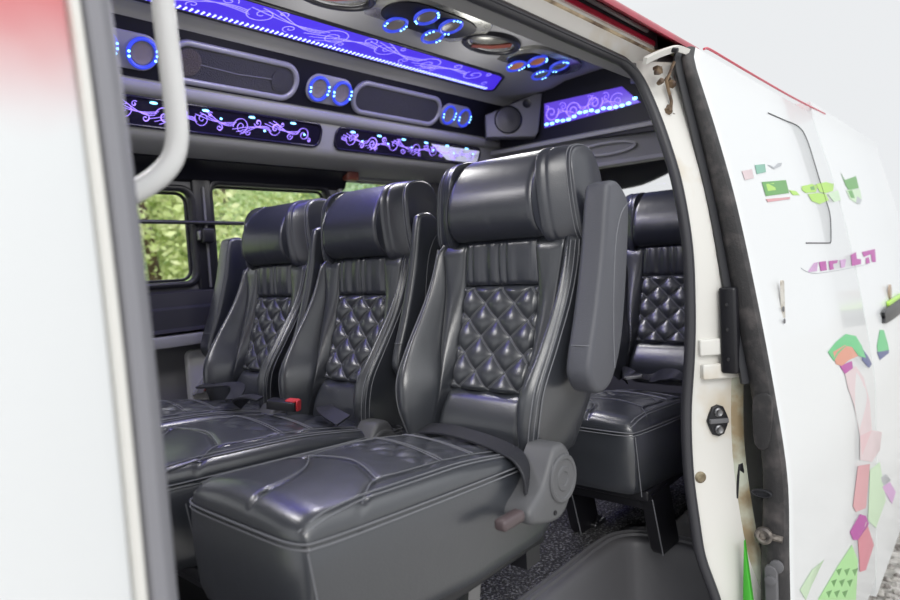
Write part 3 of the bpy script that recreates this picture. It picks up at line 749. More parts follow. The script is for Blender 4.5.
corner((2.30,1.05), (2.14,.90), 1.60, 1.50, 'grey corner pod at the rear beside the door opening', (.3, 1.565, .72, 1.545), .022, .014, (.03, .0, .03))
mb = MB(); mb.loft([[V((x, y, z)) for x, z in [(XR+.002,1.400),(XR-.012,1.392),(XR-.010,1.378),(XR+.03,1.372),(XR+.09,1.285),(XR+.075,1.268),(XR+.11,1.262),(XR+.2,1.30),(XR+.2,1.40)]] for y in (.60, 1.94)])
struct(mb, 'trim_10', M_grey, 'grey rear garnish under the bulkhead', 'trim')
mb = MB(); c = V((XR+.056, 1.22, 1.332)); un = V((-.823,0,-.567)); uy = V((.567,0,-.823)); mb.annulus(circ(.13, 30, .030), circ(.115, 30, .020), c, EY, uy, un, .008); mb.build('oval_moulding', M_head, off=c).update_tag()
o = bpy.data.objects['oval_moulding']; tag(o, 'raised oval moulding on the grey rear garnish', 'moulding')
XB = 2.9
def wavy(y): return itp([(.5,1.32),(.95,1.302),(1.10,1.285),(1.22,1.245),(1.32,1.222),(1.6,1.215),(1.95,1.21)])(y)
mb = MB(); ys = [.56+1.40*k/40 for k in range(41)]
mb.slab([(y, wavy(y)) for y in ys]+[(1.96,1.50),(1.7,1.66),(1.2,1.68),(.93,1.60),(.78,1.50),(.64,1.40),(.56,1.34)], V((XB, 0, 0)), EY, EZ, EX, .03)
mb.box(XB, XB+.03, .5, .56, FL, 1.3); mb.box(XB, XB+.03, 1.86, 1.96, FL, 1.3); mb.box(XB, XB+.03, .5, 1.96, FL, .86)
struct(mb, 'wall_back', M_greyd, 'tailgate wall with the back window opening', 'wall')
o = thing('window_4', (XB+.01, 1.2, .86), 'bright back window above the rear seat', 'window'); o['kind'] = 'structure'
mb = MB(); mb.box(XB+.012, XB+.016, .55, 1.87, .85, 1.34); mb.build('window_pane', M_glass, o)
mb = MB(); mb.tube([V((XB-.004, y, wavy(y)-.002)) for y in ys], .006, 6); mb.build('window_frame', M_grey, o)
# near side wall behind the door
mb = MB(); mb.box(1.52, 2.95, .52, .55, FL-.1, 1.33); mb.box(-.9, .20, .50, .53, FL-.3, 1.33); struct(mb, 'wall_near', M_greyd, 'inner near side wall of the van', 'wall')

# ------------------------------------------------------------------ near side body: front panel, pillars, header
def lean(z): return itp([(-.2,.435),(.2,.44),(.6,.452),(.9,.458),(1.12,.478),(1.36,.52)])(z)
zz = [-.3+1.66*k/40 for k in range(41)]
m = mat('white paint with red fade', (.80, .82, .83), .3, coat=.3)
nt = m.node_tree; b = nt.nodes['Principled BSDF']; tc = nt.nodes.new('ShaderNodeTexCoord'); sp = nt.nodes.new('ShaderNodeSeparateXYZ'); nz = nt.nodes.new('ShaderNodeTexNoise'); nz.inputs['Scale'].default_value = 9
ad = nt.nodes.new('ShaderNodeMath'); ad.operation = 'MULTIPLY_ADD'; ad.inputs[1].default_value = .07
mr = nt.nodes.new('ShaderNodeMapRange'); mr.interpolation_type = 'SMOOTHSTEP'; mr.inputs[1].default_value = 1.045*S; mr.inputs[2].default_value = 1.145*S; mr.inputs[4].default_value = .85
mx = nt.nodes.new('ShaderNodeMix'); mx.data_type = 'RGBA'; mx.inputs[6].default_value = (.80,.82,.83,1); mx.inputs[7].default_value = (.66,.09,.10,1)
nt.links.new(tc.outputs['Object'], sp.inputs[0]); nt.links.new(tc.outputs['Object'], nz.inputs['Vector']); nt.links.new(nz.outputs['Fac'], ad.inputs[0]); nt.links.new(sp.outputs['Z'], ad.inputs[2])
nt.links.new(ad.outputs[0], mr.inputs[0]); nt.links.new(mr.outputs[0], mx.inputs[0]); nt.links.new(mx.outputs[2], b.inputs['Base Color'])
mb = MB(); mb.loft([[V((x, lean(z)+d, z)) for x, d in [(-.9,.0),(-.2,0),(.1,0),(.168,.001),(.176,.004),(.180,.012),(.180,.045),(-.9,.045)]] for z in zz])
struct(mb, 'wall_front', m, 'white front side panel of the van with a red fade at the top', 'wall', off=V((0,0,0)))
mb = MB(); mb.loft([[V((x, lean(z)+d, z)) for x, d in [(.179,.012),(.182,.007),(.188,.008),(.191,.014),(.191,.05),(.179,.05)]] for z in zz])
struct(mb, 'trim_11', M_jamb, 'ivory lip of the front door pillar', 'trim')
mb = MB(); mb.loft([[V((x, lean(z)+d, z)) for x, d in [(.191,.016),(.194,.010),(.202,.008),(.210,.012),(.215,.020),(.216,.034),(.212,.07),(.191,.07)]] for z in zz])
struct(mb, 'trim_12', M_rubg, 'grey rubber trim down the front door pillar', 'trim')
# grab handle
hp = cr([ony(px, py, .60) for px, py in [(158,-70),(161,-20),(166,30),(172,80),(176,115),(177,140),(172,160),(160,175),(145,186),(130,194)]], 6)
mb = MB(); mb.tube(hp, .0105, 14)
o = mb.build('grab_handle', M_handle, off=hp[-1]); tag(o, 'white grab handle on the front door pillar at the entrance', 'handle')
# opening seal: up the rear pillar, round the corner, forward along the header
sp_ = cr([V(p) for p in [(1.345,.455,.06),(1.318,.462,.18),(1.302,.486,.28),(1.300,.496,.36),(1.300,.505,.46),(1.300,.505,.58),(1.300,.494,.70),(1.300,.489,.80),(1.300,.490,.92),(1.300,.505,1.04),(1.300,.527,1.13),(1.298,.552,1.21),(1.285,.572,1.268),(1.25,.583,1.294),(1.20,.588,1.300),(1.0,.590,1.303),(.8,.590,1.304),(.2,.590,1.304),(-.2,.59,1.304)]], 6)
def shift(path, din, dy):
    """towards the inside of the opening in the plane of the wall, and deeper into the van"""
    R = []
    for i, p in enumerate(path):
        t = (path[min(i+1, len(path)-1)]-path[max(i-1, 0)]).normalized(); n = V((-t.z, 0, t.x)); 
        if n.length < 1e-6: n = V((-1,0,0))
        n.normalize(); R.append(p+n*din+V((0, dy, 0)))
    return R
mb = MB(); mb.tube(sp_, .0105, 12); mb.tube([p+V((0,-.0095,0)) for p in shift(sp_, .001, 0)], .0028, 6)
struct(mb, 'trim_13', mat('dark grey rubber', (.050,.050,.058), .42), 'black rubber seal around the door opening', 'trim')
mb = MB(); rows = [shift(sp_, a, c) for a, c in [(-.004,.004),(.000,.003),(.001,.006),(.000,.009),(-.06,.012)]]
mb.loft([[r[i] for r in rows] for i in range(len(sp_))], closed=False, caps=(False, False))
struct(mb, 'trim_14', M_greyd, 'grey inner lip of the door opening', 'trim')
# rear pillar jamb (ivory), outward of the seal
mb = MB(); rows = [shift(sp_, -.004, .004), shift(sp_, -.009, -.004), shift(sp_, -.013, -.010)]
def JO(z): return itp([(.0,-.012),(.3,-.012),(.5,-.008),(.8,.0),(1.0,.014),(1.2,.02)])(z)
zj = [-.25+1.56*k/40 for k in range(41)]
sy = itp([(.06,.455),(.18,.462),(.28,.486),(.46,.505),(.58,.505),(.80,.489),(.92,.490),(1.04,.505),(1.13,.527),(1.21,.552),(1.31,.585)])
def jx(z): return itp([(-.25,1.40),(.06,1.352),(.18,1.325),(.28,1.308),(.5,1.306),(1.15,1.306),(1.21,1.305),(1.31,1.31)])(z)
mb.loft([[V((jx(z)+a, sy(z)+c, z)) for a, c in [(.010,.010),(.000,.004),(.004,-.006),(.012,-.012),(.080,-.073+JO(z)),(.086,-.075+JO(z)),(.094,-.072+JO(z)),(.12,-.060+JO(z)),(.32,-.050+JO(z)),(.32,.03)]] for z in zj])
struct(mb, 'trim_15', M_jamb, 'ivory painted rear door pillar', 'trim')
mb = MB(); mb.loft([[V((jx(z)+a, sy(z)+c, z)) for a, c in [(.066,-.058+JO(z)),(.070,-.069+JO(z)),(.077,-.075+JO(z)),(.084,-.079+JO(z)),(.086,-.071+JO(z))]] for z in [-.25+.90*k/30 for k in range(31)]])
struct(mb, 'trim_16', vary(mat('weathered green grey lip', (.55, .58, .48), .5), (.35, .27, .16), 12), 'weathered lip on the rear door pillar', 'trim')
# header profile by line of sight slope and distance
def hz(r, y): return .92+r*y
def header(name, prof, m, x0, x1, label, **k):
    mb = MB(); mb.loft([[V((x, y, z)) for y, z in prof] for x in (x0, x0*.5+x1*.5, x1)])
    return struct(mb, name, m, label, 'trim')
header('trim_17', [(.600,hz(.645,.592)+.002),(.591,hz(.646,.591)),(.584,hz(.668,.584)),(.578,hz(.705,.578)),(.575,hz(.724,.575)),(.60,1.345)], M_jamb, -.6, 1.40, 'ivory underside of the door header')
header('trim_18', [(.576,hz(.722,.576)),(.572,hz(.728,.572)),(.570,hz(.737,.570)),(.575,1.35),(.585,1.35)], M_jambd, -.6, 1.40, 'rusty track edge under the door header')
header('trim_19', [(.570,hz(.736,.570)),(.566,hz(.744,.566)),(.568,hz(.752,.568)),(.58,1.352)], M_jamb, -.6, 1.36, 'ivory edge of the door track')
header('trim_20', [(.568,hz(.752,.568)),(.565,hz(.756,.565)),(.565,hz(.772,.565)),(.568,hz(.774,.568)),(.58,1.355)], M_redp, -.6, 1.36, 'red strip inside the door track')
mb = MB(); mb.box(-.6, 1.38, .568, .60, 1.345, 1.385); struct(mb, 'trim_21', M_rub, 'dark gap of the door track', 'trim')
mb = MB(); mb.tube([(-.6,.556,hz(.796,.556)),(.6,.556,hz(.796,.556)),(1.30,.556,hz(.796,.556))], .0045, 8); struct(mb, 'trim_22', M_steel, 'silver sliding rail under the roof edge', 'trim')
header('trim_23', [(.523,hz(.812,.523)),(.519,hz(.818,.519)),(.519,hz(.836,.519)),(.524,hz(.842,.524)),(.56,1.385),(.54,1.362)], M_redp, -.6, 1.50, 'red roof edge above the door')
# roller bracket and rusty mechanism at the rear top corner
o = thing('door_roller_bracket', (1.33, .52, 1.28), 'ivory roller arm with rusty mechanism at the top rear corner of the opening', 'bracket')
mb = MB(); arm = cr([V((1.235,.535,1.285)), V((1.27,.530,1.300)), V((1.31,.522,1.315)), V((1.345,.512,1.325)), V((1.37,.50,1.32))], 5); mb.ribbon(arm, V((0,.5,-1)), .013, .004); mb.build('arm', M_jamb, o)
mb = MB(); mb.lathe([(.005,-.004),(.005,.008),(0,.009)], V((1.325,.512,1.318)), (0,-1,-.3), 12); mb.build('pivot', M_blk, o)
mb = MB(); rd = random.Random(9)
for k in range(11):
    p = V((1.315+rd.uniform(-.02,.045), .525+rd.uniform(-.01,.02), 1.215+rd.uniform(-.03,.085))); mb.lathe([(.004,-.008),(.005+rd.uniform(0,.005),-.004),(.006,.004),(.003,.007)], p, (rd.uniform(-1,1), -1, rd.uniform(-1,1)), rd.choice((4,6,6)))
mb.tube([(1.33,.525,1.20),(1.335,.525,1.22),(1.325,.53,1.26),(1.345,.52,1.30)], .0035, 6)
mb.build('mechanism', vary(mat('greasy rusty metal', (.09,.06,.045), .5), (.22,.15,.09), 40), o)
# pillar fittings, on the forward facing jamb
JF = V((.054, -.052, 0)).normalized(); JN = V((-.052, -.054, 0)).normalized(); J0 = V((1.318, .493, 0))
def jp(px, py, h=0.):
    r = ray(px, py); t = JN.dot(J0-CAM)/JN.dot(r); return CAM+r*t+JN*h
o = thing('striker_bracket', tuple(jp(714, 357)), 'ivory pair of horizontal striker bars with a dark slot on the rear pillar', 'bracket')
for a, b, c, d, dep in ((696,338,729,354,.024), (699,362,744,377,.024)):
    p, q = jp(a, (b+d)/2), jp(c, (b+d)/2); h = abs(jp((a+c)/2, b).z-jp((a+c)/2, d).z)
    mb = MB(); mb.slab(rrect((q-p).length, h, .004, 3), (p+q)/2-JN*.006, JF, EZ, JN, dep, .003); mb.build('striker_bar', M_jamb, o)
p, q = jp(699, 358), jp(728, 358); mb = MB(); mb.slab(rrect((q-p).length, .022, .003, 3), (p+q)/2-JN*.004, JF, EZ, JN, .006, .001); mb.build('slot', vary(mat('brown grimy steel', (.10,.08,.06), .5), (.35,.28,.18), 30), o)
c = jp(717, 420)
o = thing('striker_plate', tuple(c), 'black oval striker plate with two screws on the ivory pillar', 'plate')
mb = MB(); mb.slab([(x*.86, y*.92) for x, y in [(.0,.036),(.014,.031),(.022,.014),(.027,0),(.022,-.014),(.014,-.031),(0,-.036),(-.014,-.031),(-.022,-.014),(-.027,0),(-.022,.014),(-.014,.031)]], c-JN*.003, JF, EZ, JN, .010, .003); mb.build('plate', M_blk, o)
for d in (-1, 1): mb = MB(); mb.lathe([(.0095,0),(.0095,.003),(.007,.005),(.003,.003),(0,.003)], c+EZ*.018*d+JN*.007, JN, 16); mb.build('screw', M_steel, o)
mb = MB(); mb.slab(rrect(.040, .010, .002, 2), c+JN*.006, JF, EZ, JN, .006, .002); mb.build('latch_bar', M_greyd, o)
c = jp(700, 477); mb = MB(); mb.lathe([(.012,-.004),(.012,.003),(.008,.006),(.004,.004),(0,.004)], c, JN, 16)
o = mb.build('pillar_plug', vary(mat('tan rubber plug', (.35,.30,.20), .6), (.2,.16,.1), 30), off=c); tag(o, 'small tan plug low on the ivory pillar', 'plug')
c = jp(738, 476); mb = MB(); mb.slab([(-.010,-.045),(.002,-.05),(.005,.0),(.012,.008),(.008,.030),(-.002,.028),(-.006,.0)], c-JN*.004, JF, EZ, JN, .012, .003)
o = mb.build('pillar_hook', M_blk, off=c); tag(o, 'black hook shaped catch at the edge of the ivory pillar', 'catch')

# ------------------------------------------------------------------ body behind the door, sliding door
def dy(z): return itp([(-.25,.342),(.14,.334),(.30,.333),(.45,.333),(.60,.349),(.80,.378),(1.0,.413),(1.15,.448),(1.30,.488),(1.36,.500)])(z)
zb_ = [-.28+1.66*k/44 for k in range(45)]
mb = MB(); mb.loft([[V((x, dy(z)+.062+d, z)) for x, d in [(2.474,.10),(2.474,-.0605),(3.9,-.0605),(4.1,-.03),(4.25,.10),(4.25,.14),(2.474,.14)]] for z in zb_])
struct(mb, 'wall_quarter', M_white, 'white rear quarter panel behind the open door', 'wall')
mb = MB(); mb.loft([[V((x, dy(z)+.066+d, z)) for x, d in [(1.63,.0),(2.50,.0),(2.50,.03),(1.63,.03)]] for z in zb_])
struct(mb, 'trim_24', M_white, 'white body side behind the open door', 'trim')
DX0, DX1, DZ0, DZ1 = 1.362, 2.47, -.21, 1.335
door = thing('sliding_door', (1.9, .36, DZ0), 'white sliding door with printed green and purple graphics, slid back over the rear quarter', 'door'); door['kind'] = 'thing'
zd = [DZ0+(DZ1-DZ0)*k/60 for k in range(61)]
def dth(z): return itp([(-.21,.060),(.2,.056),(.35,.050),(.5,.044),(.8,.045),(1.1,.036),(1.335,.022)])(z)
def dx0(z): return DX0 + (.03*max(0, (z-1.29)/.045)**2 if z > 1.29 else 0)
mb = MB(); mb.loft([[V((x, dy(z)+d, z)) for x, d in [(dx0(z)+.004,.010),(dx0(z)+.003,.004),(dx0(z)+.010,.0),(dx0(z)+.04,0),(1.9,0),(DX1-.02,0),(DX1,.01),(DX1,dth(z)),(dx0(z)+.03,dth(z))]] for z in zd])
mb.build('door_skin', M_white, door)
# vinyl covered front edge
mb = MB(); R = []
for z in zd[4:]:
    y0, t, x = dy(z), dth(z), dx0(z)
    R.append([V((x+a, y0+c*t, z)) for a, c in [(.010,.02),(.001,.06),(-.006,.16),(-.009,.4),(-.008,.7),(-.004,.92),(.004,1.02),(.05,1.06),(.05,.5)]])
mb.loft(R); edge = mb.build('door_edge', M_vinyl, door)
mb = MB(); mb.loft([[V((dx0(z)+a, dy(z)+dth(z)+c, z)) for a, c in [(-.002,-.002),(-.012,.003),(-.015,.008),(-.010,.014),(.02,.016)]] for z in zd if z > .62])
mb.build('weather_strip', M_rub, door)
mb = MB()
mb.box(1.337, 1.40, .412, .446, .660, .835, b=.006); 
for z in (.69, .75, .80): mb.lathe([(.004,0),(.004,.003),(0,.004)], V((1.338,.43,z)), (-.7,-1,0), 10, 0)
mb.build('latch_box', M_blk, door)
def ed_(px, py): return onx(px, py, 1.352)
c = ed_(762, 493); mb = MB(); ux = V((.0,-1,0)); mb.annulus(circ(.020, 24, .0085), circ(.015, 24, .005), c, EY, EZ, -EX, .006); mb.slab(circ(.016, 24, .006), c, EY, EZ, -EX, .001)
mb.build('edge_slot', M_rub, door)
c = ed_(764, 535); mb = MB(); mb.lathe([(.017,0),(.017,.008),(.012,.012),(.008,.011),(.007,.004),(0,.004)], c, (-1,-.1,.1), 20); mb.tube([c+V((.0,-.012,0)), c+V((.002,-.034,-.003))], .007, 8); mb.build('edge_stop', vary(mat('worn dark metal', (.10,.09,.085), .45, metal=.5), (.3,.27,.24), 40), door)
c = ed_(772, 580); mb = MB(); mb.slab(rrect(.024, .085, .010, 4), c-EZ*.01, EY, EZ, -EX, .010, .003); mb.lathe([(.010,0),(.010,.006),(.004,.008),(0,.007)], c+EZ*.004-EX*.010, (-1,0,0), 14); mb.lathe([(.013,0),(.013,.006),(.005,.009),(0,.008)], ed_(777, 566), (-1,0,0), 14); mb.build('door_lock', M_greyd, door)
mb = MB(); mb.slab([(v.x, v.y) for v in cr([V((-.012,.05,0)),V((.014,.05,0)),V((.022,.03,0)),V((.020,-.05,0)),V((-.004,-.055,0)),V((-.014,.0,0))], 3, True)], onx(765, 420, 1.354), EY, EZ, -EX, .005, .002); mb.build('edge_pad', M_vinyl, door)
c = V((1.372, .44, .15)); mb = MB(); mb.slab([(.0,-.30),(.02,-.30),(.032,.10),(.026,.22),(.014,.10)], V((1.348,.385,.10)), EY, EZ, -EX, .012, .003); mb.build('green_panel', mat('bright green paint', (.08,.50,.05), .35), door)

# decals on the skin (thin printed film), traced on to the door surface
def skin(px, py, h=.0012, extra=0.):
    y = .40
    for k in range(14): p = ony(px, py, y); y = .5*y + .5*(dy(max(-.28, min(1.36, p.z)))+(extra or (.0015 if p.x > DX1 else 0))-h)
    return ony(px, py, y)
def dmat(n, c): return MATS.get(n) or mat(n, c, .35)
def decal(name, polys, parent=door, extra=0.):
    """polys: list of (pixel outline, material); triangulated on the curved skin"""
    mats = []; mb = MB()
    for pl, m in polys:
        if m not in mats: mats.append(m)
        P = [skin(x, y, .0012, extra) for x, y in pl]; Q = [skin(x, y, .0002, extra) for x, y in pl]
        n = len(P); mb.add(P+Q, [tuple(range(n))]+[(i, (i+1) % n, n+(i+1) % n, n+i) for i in range(n)], mats.index(m))
    ob = mb.build(name, mats, parent)
    bm = bmesh.new(); bm.from_mesh(ob.data); bmesh.ops.triangulate(bm, faces=[f for f in bm.faces if len(f.verts) > 4]); bm.to_mesh(ob.data); bm.free()
    return ob
G1, G2, G3 = dmat('print green', (.10,.36,.06)), dmat('print lime', (.42,.72,.10)), dmat('print teal', (.20,.48,.36))
PU, PU2, PK, PK2, PK3 = dmat('print magenta', (.45,.02,.33)), dmat('print pale violet', (.62,.34,.62)), dmat('print pale pink', (.72,.58,.60)), dmat('print pink', (.70,.33,.36)), dmat('print rose', (.66,.20,.26))
BLK, OR, NV, GRY = dmat('print black', (.01,.01,.012)), dmat('print orange', (.70,.28,.18)), dmat('print navy', (.06,.08,.25)), dmat('print grey', (.45,.47,.50))
PG, GG = dmat('print pale green', (.58,.76,.52)), dmat('print bright green', (.10,.55,.20))
decal('cup_print', [([(755,165),(765,164),(766,172),(757,174)], G3), ([(768,165),(774,169),(781,166),(782,163),(778,163),(774,167),(770,165)], GRY), ([(762,182),(786,180),(788,188),(789,193),(766,196)], G1), ([(766,184),(774,183),(776,190),(768,191)], G2), ([(766,199),(790,197),(790,199),(768,202)], PK2), ([(742,171),(752,169),(754,178),(745,180)], PK)])
decal('lime_print', [([(789,190),(796,191),(800,195),(793,195)], G2), ([(802,186),(812,184),(818,186),(816,192),(806,193),(802,190)], G2), ([(816,184),(826,182),(834,184),(833,191),(826,193),(820,192)], G2), ([(808,194),(818,193),(826,194),(829,200),(820,204),(812,201)], G2), ([(828,194),(838,190),(841,200),(834,202)], PG), ([(810,187),(814,186),(815,190),(811,190)], G1)])
decal('bottle_print', [([(841,173),(845,180),(856,176),(859,188),(849,190),(846,186)], G1), ([(846,190),(860,189),(862,201),(858,204),(850,199)], PG), ([(848,191),(852,190),(855,198),(851,198)], G1), ([(857,196),(862,200),(860,204),(856,203)], GRY)])
for _p in [([(808,272),(814,263),(818,262),(817,271)], PU2), ([(819,262),(826,261),(827,270),(821,271)], PU), ([(829,261),(838,260),(837,263),(833,264),(834,269),(830,270)], PU), ([(840,260),(846,259),(845,267),(841,268)], PU2), ([(851,255),(856,252),(857,259),(861,259),(861,264),(852,266)], PU), ([(862,252),(875,249),(876,262),(872,262),(871,254),(864,257)], PU), ([(866,258),(869,257),(870,263),(866,264)], PU)]: decal('printed_letter', [_p])
decal('printed_figure', [([(828,352),(836,342),(846,334),(856,336),(862,346),(866,358),(859,356),(852,347),(846,346),(838,354),(834,361)], GG), ([(833,352),(845,345),(852,347),(858,356),(849,360),(842,366),(836,364)], OR), ([(840,366),(852,361),(853,368),(845,374)], PU), ([(862,348),(868,356),(872,364),(869,368),(862,360)], NV), ([(877,346),(880,330),(884,330),(888,344),(889,350),(878,352)], GG), ([(877,352),(889,350),(889,353),(880,360)], NV),
    ([(845,374),(856,366),(864,378),(870,402),(872,430),(882,432),(880,450),(872,462),(860,460),(860,436),(854,405),(848,388)], PK), ([(860,436),(872,430),(880,434),(879,452),(862,456)], dmat('print light pink', (.74,.50,.53))), ([(858,466),(870,464),(868,488),(866,508),(856,512),(853,506)], PK2), ([(850,532),(860,514),(866,516),(869,524),(858,540),(853,540)], PU), ([(856,520),(859,516),(867,522),(865,527)], PK), ([(858,540),(868,526),(874,545),(866,570),(860,572)], PK3), ([(880,478),(886,474),(891,480),(884,486)], GRY), ([(882,487),(890,482),(896,492),(892,504)], PU2), ([(870,470),(880,462),(886,500),(876,528),(868,520)], PG)])
decal('leaf_print', [([(818,600),(838,566),(852,545),(858,560),(856,600)], dmat('print leaf green', (.40,.76,.30))), ([(800,590),(812,570),(824,560),(812,585),(806,600)], PG)] + [([(826+8*i+5*j, 592-11*j), (832+8*i+5*j, 590-11*j), (829+8*i+5*j, 598-11*j)], G1) for i in range(3) for j in range(3)])
mb = MB(); mb.tube([skin(x, y, .0005) for x, y in c2([(768,113),(784,120),(799,127),(807,140),(815,165),(824,195),(830,215),(831,241)], 5)]+[skin(x, y, .0005) for x, y in [(830,243),(818,243),(806,243)]], .0016, 6); tag(mb.build('panel_gap', M_rub, door), 'thin black curved panel line')
mb = MB(); mb.tube([skin(x, y, .0006) for x, y in c2([(704,49),(709,49),(728,60),(750,73),(790,96),(825,114)], 4)], .0028, 6); tag(mb.build('red_line', dmat('print red line', (.60,.06,.10)), door), 'thin red line along the door top')
mb = MB(); mb.tube([skin(x, y, .0004) for x, y in c2([(801,268),(808,272),(820,273),(850,268),(868,264)], 5)], .0009, 5); mb.build('swash_line', GRY, door)
# door handle recess
mb = MB(); mb.slab(rrect(.020, .125, .007, 4), skin(782, 309, -.001), (skin(790, 309)-skin(776, 309)).normalized(), EZ, -EY, .004, .0015)
dh = mb.build('door_handle', vary(mat('grimy ivory plastic', (.62,.60,.55), .45), (.35,.30,.24), 30), door)
mb = MB()
for px, py in ((782,299),(783,309),(784,321)): mb.lathe([(.0055,0),(.0055,.002),(0,.003)], skin(px, py, .003), (0,-1,0), 10)
mb.build('fastener', M_greyd, dh)
# marks on the quarter panel beyond the door
mb = MB(); mb.slab([(v.x, v.y) for v in cr([V((-.16,-.026,0)),V((.4,-.026,0)),V((.4,.026,0)),V((-.16,.026,0)),V((-.20,0,0))], 3, True)], skin(890, 312, .002, .0015), EX, EZ, -EY, .010, .003)
mb.slab(rrect(.5, .02, .008, 3), skin(892, 301, .002, .0015)+EX*.1, EX, EZ, -EY, .010, .003, mi=1)
o = mb.build('side_marker', [M_blk, G2], off=skin(888, 315, .002, .0015)); tag(o, 'black side opening with a green upper edge at the far rear of the van', 'marker')
mb = MB(); mb.lathe([(.03,0),(.03,.006),(0,.008)], skin(889, 292, .002, .0015), (0,-1,0), 14); o = mb.build('side_lamp', dmat('tan lens', (.40,.30,.22)), off=skin(889, 292, .002, .0015)); tag(o, 'small tan round lamp above the black side opening', 'lamp')

# ------------------------------------------------------------------ outside: ground, stones, slope, trees
mb = MB(); mb.grid(2, 2, lambda s, t: V((-6+26*s, -8+13*t, GR))); struct(mb, 'ground', M_gravel, 'pale gravel ground', 'ground')
mb = MB(); mb.grid(30, 30, lambda s, t: V((-8+34*s, 5+22*t, GR+7.5*t**1.3+.25*sin(s*21)*t))); struct(mb, 'hillside', M_grass, 'green slope beyond the far windows', 'hill')
mb = MB(); rd = random.Random(2)
for k in range(1400):
    x = rd.uniform(2.0, 4.6); y = rd.uniform(.05, .75); r = rd.uniform(.006, .019)
    n = 6; ph = rd.uniform(0, 6)
    mb.loft([[V((x+r*q*cos(ph+2*pi*j/n)*rd.uniform(.8,1.2), y+r*q*sin(ph+2*pi*j/n)*rd.uniform(.8,1.2), GR-.004+r*h)) for j in range(n)] for q, h in ((.7,0),(1.,.45),(.5,.95))])
o = mb.build('gravel_stones', M_stone, off=V((3.3,.4,GR)), recalc=False); tag(o, 'loose pale gravel on the ground beside the van', 'gravel', kind='stuff')
def tree(x, y, h, w, m, label, seed, n=6500):
    rd = random.Random(seed); z0 = GR+(7.5*max(0, (y-5)/22)**1.3)
    o = thing('tree', (x, y, z0), label, 'tree', 'trees beyond the far windows')
    mb = MB(); mb.tube(cr([V((x,y,z0)), V((x+.05,y,z0+h*.3)), V((x-.04,y+.03,z0+h*.75))], 5), [.09*w*(1-.07*k) for k in range(11)], 8)
    mb.build('trunk', M_trunk, o)
    cl = [(rd.uniform(-.5,.5)*w, rd.uniform(-.4,.4)*w, rd.uniform(.10,.92)*h, rd.uniform(.25,.5)*w) for k in range(16)]
    vs, fs = [], []
    for k in range(n):
        cx, cy, cz, r = rd.choice(cl); a, bq = rd.uniform(0, 2*pi), math.acos(rd.uniform(-1, 1)); rr = r*rd.uniform(.6, 1)
        p = V((x+cx+rr*sin(bq)*cos(a), y+cy+rr*sin(bq)*sin(a), z0+max(.05, cz+rr*cos(bq)))); s_ = rd.uniform(.028, .065)
        u = V((rd.uniform(-1,1), rd.uniform(-1,1), rd.uniform(-.5,.5))).normalized(); v = u.cross(V((rd.uniform(-1,1), rd.uniform(-1,1), rd.uniform(-1,1)))).normalized()
        i = len(vs); vs += [p-u*s_, p-v*s_*.5, p+u*s_, p+v*s_*.5]; fs.append((i, i+1, i+2, i+3))
    mb = MB(); mb.add(vs, fs); mb.build('foliage', m, o, recalc=False)
TR = [(3.2,7.0,2.6,1.3,0),(4.5,7.6,3.0,1.5,1),(5.6,7.2,2.4,1.3,0),(6.8,8.0,3.1,1.6,2),(8.2,8.3,3.0,1.6,0),(4.2,10.5,4.2,2.0,2),(6.4,11.2,4.4,2.1,1),(9.0,11.4,4.4,2.2,1),(3.7,6.0,1.2,.9,1),(5.0,6.1,1.1,.9,0)]
TL = ['yellow green bush filling the left of the front far window', 'mid green bushy tree behind the front far window', 'yellow green bush seen beside the window seat headrest', 'blue green tree behind the second far window', 'yellow green tree at the right of the second far window', 'tall blue green tree higher on the slope behind the front window', 'tall mid green tree on the slope behind the second window', 'tall mid green tree furthest along the slope', 'low mid green shrub at the foot of the slope', 'low yellow green shrub at the foot of the slope']
for i, (x, y, h, w, k) in enumerate(TR): tree(x, y, h, w, M_leaf[k], TL[i], 100+i)

# ------------------------------------------------------------------ scale everything to metres
seen = set()
for ob in list(COL.objects):
    ob.location = ob.location*S
    if ob.type == 'MESH' and ob.data.name not in seen:
        seen.add(ob.data.name); ob.data.transform(Matrix.Scale(S, 4))
    if '_o' in ob: del ob['_o']

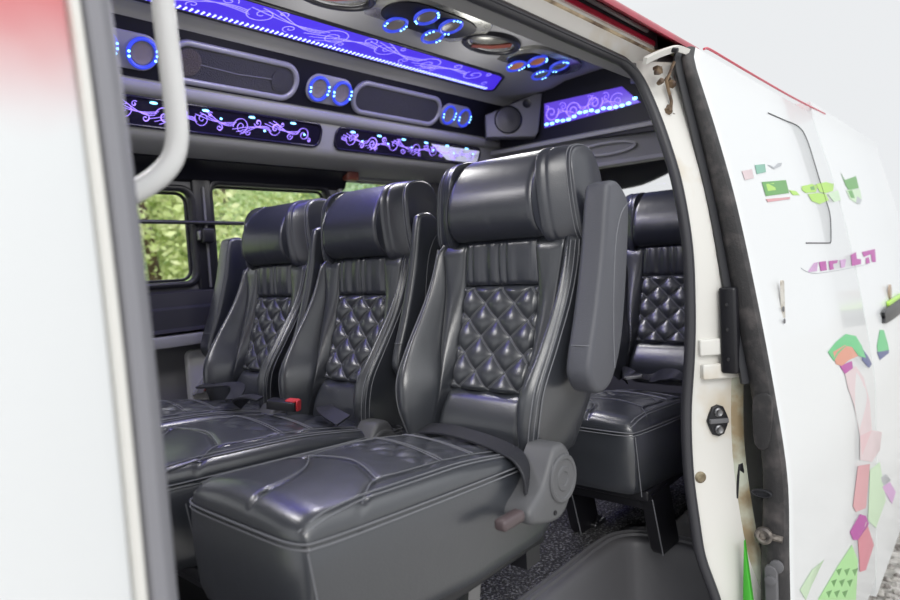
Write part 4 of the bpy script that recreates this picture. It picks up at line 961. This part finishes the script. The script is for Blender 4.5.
# ------------------------------------------------------------------ light: overcast sky brighter overhead, soft sun
w = bpy.data.worlds.new('sky'); sc.world = w; w.use_nodes = True; nt = w.node_tree
bg = nt.nodes['Background']; tc = nt.nodes.new('ShaderNodeTexCoord'); sp = nt.nodes.new('ShaderNodeSeparateXYZ'); rp = nt.nodes.new('ShaderNodeMapRange')
rp.inputs[1].default_value = .32; rp.inputs[2].default_value = .95; rp.inputs[3].default_value = .87; rp.inputs[4].default_value = 1.9
nt.links.new(tc.outputs['Generated'], sp.inputs[0]); nt.links.new(sp.outputs['Z'], rp.inputs[0]); nt.links.new(rp.outputs[0], bg.inputs['Strength'])
bg.inputs['Color'].default_value = (.96, .98, 1.0, 1)
l = bpy.data.lights.new('sun', 'SUN'); l.energy = 1.1; l.angle = math.radians(25); l.color = (1, .97, .93)
lo = bpy.data.objects.new('sun', l); COL.objects.link(lo); lo.location = (-2, -6, 8)
lo.rotation_euler = V((.75, .70, -.75)).normalized().to_track_quat('-Z', 'Y').to_euler()

# added white fill lights near the unlit dome lamps; the long blue panel glows
def lamp(kind, loc, e, col, **k):
    d = bpy.data.lights.new('lamp', kind); d.energy = e; d.color = col
    for a, b in k.items(): setattr(d, a, b)
    ob = bpy.data.objects.new('lamp', d); COL.objects.link(ob); ob.location = V(loc)*S; return ob
for x, y in ((1.765, 1.285), (1.13, 1.31), (.35, 1.3)):  # added fill positions; the foremost has no dome lamp above it
    lamp('AREA', (x, y, czz(y)-.03), 4, (1, .98, .96), shape='DISK', size=.2*S)
    lamp('POINT', (x, y, czz(y)-.18), 2.4, (1, .98, .96), shadow_soft_size=.1)
o = lamp('AREA', (1.25, 1.50, 1.575), 4.5, (.16, .12, 1.), shape='RECTANGLE', size=1.7*S, size_y=.12*S)
# ------------------------------------------------------------------ camera
cd = bpy.data.cameras.new('camera'); co = bpy.data.objects.new('camera', cd); COL.objects.link(co)
cd.sensor_fit = 'HORIZONTAL'; cd.sensor_width = 36; cd.lens = FPX/900*36; cd.clip_start = .02; cd.clip_end = 200
co.matrix_world = Matrix.Translation(CAM*S) @ CAMM.to_4x4()
cd.dof.use_dof = True; cd.dof.focus_distance = 1.35*S; cd.dof.aperture_fstop = 2.9
sc.camera = co
sc.view_settings.view_transform = 'Standard'; sc.view_settings.look = 'None'; sc.view_settings.gamma = 1; sc.view_settings.use_curve_mapping = False
sc.view_settings.exposure = 0.0
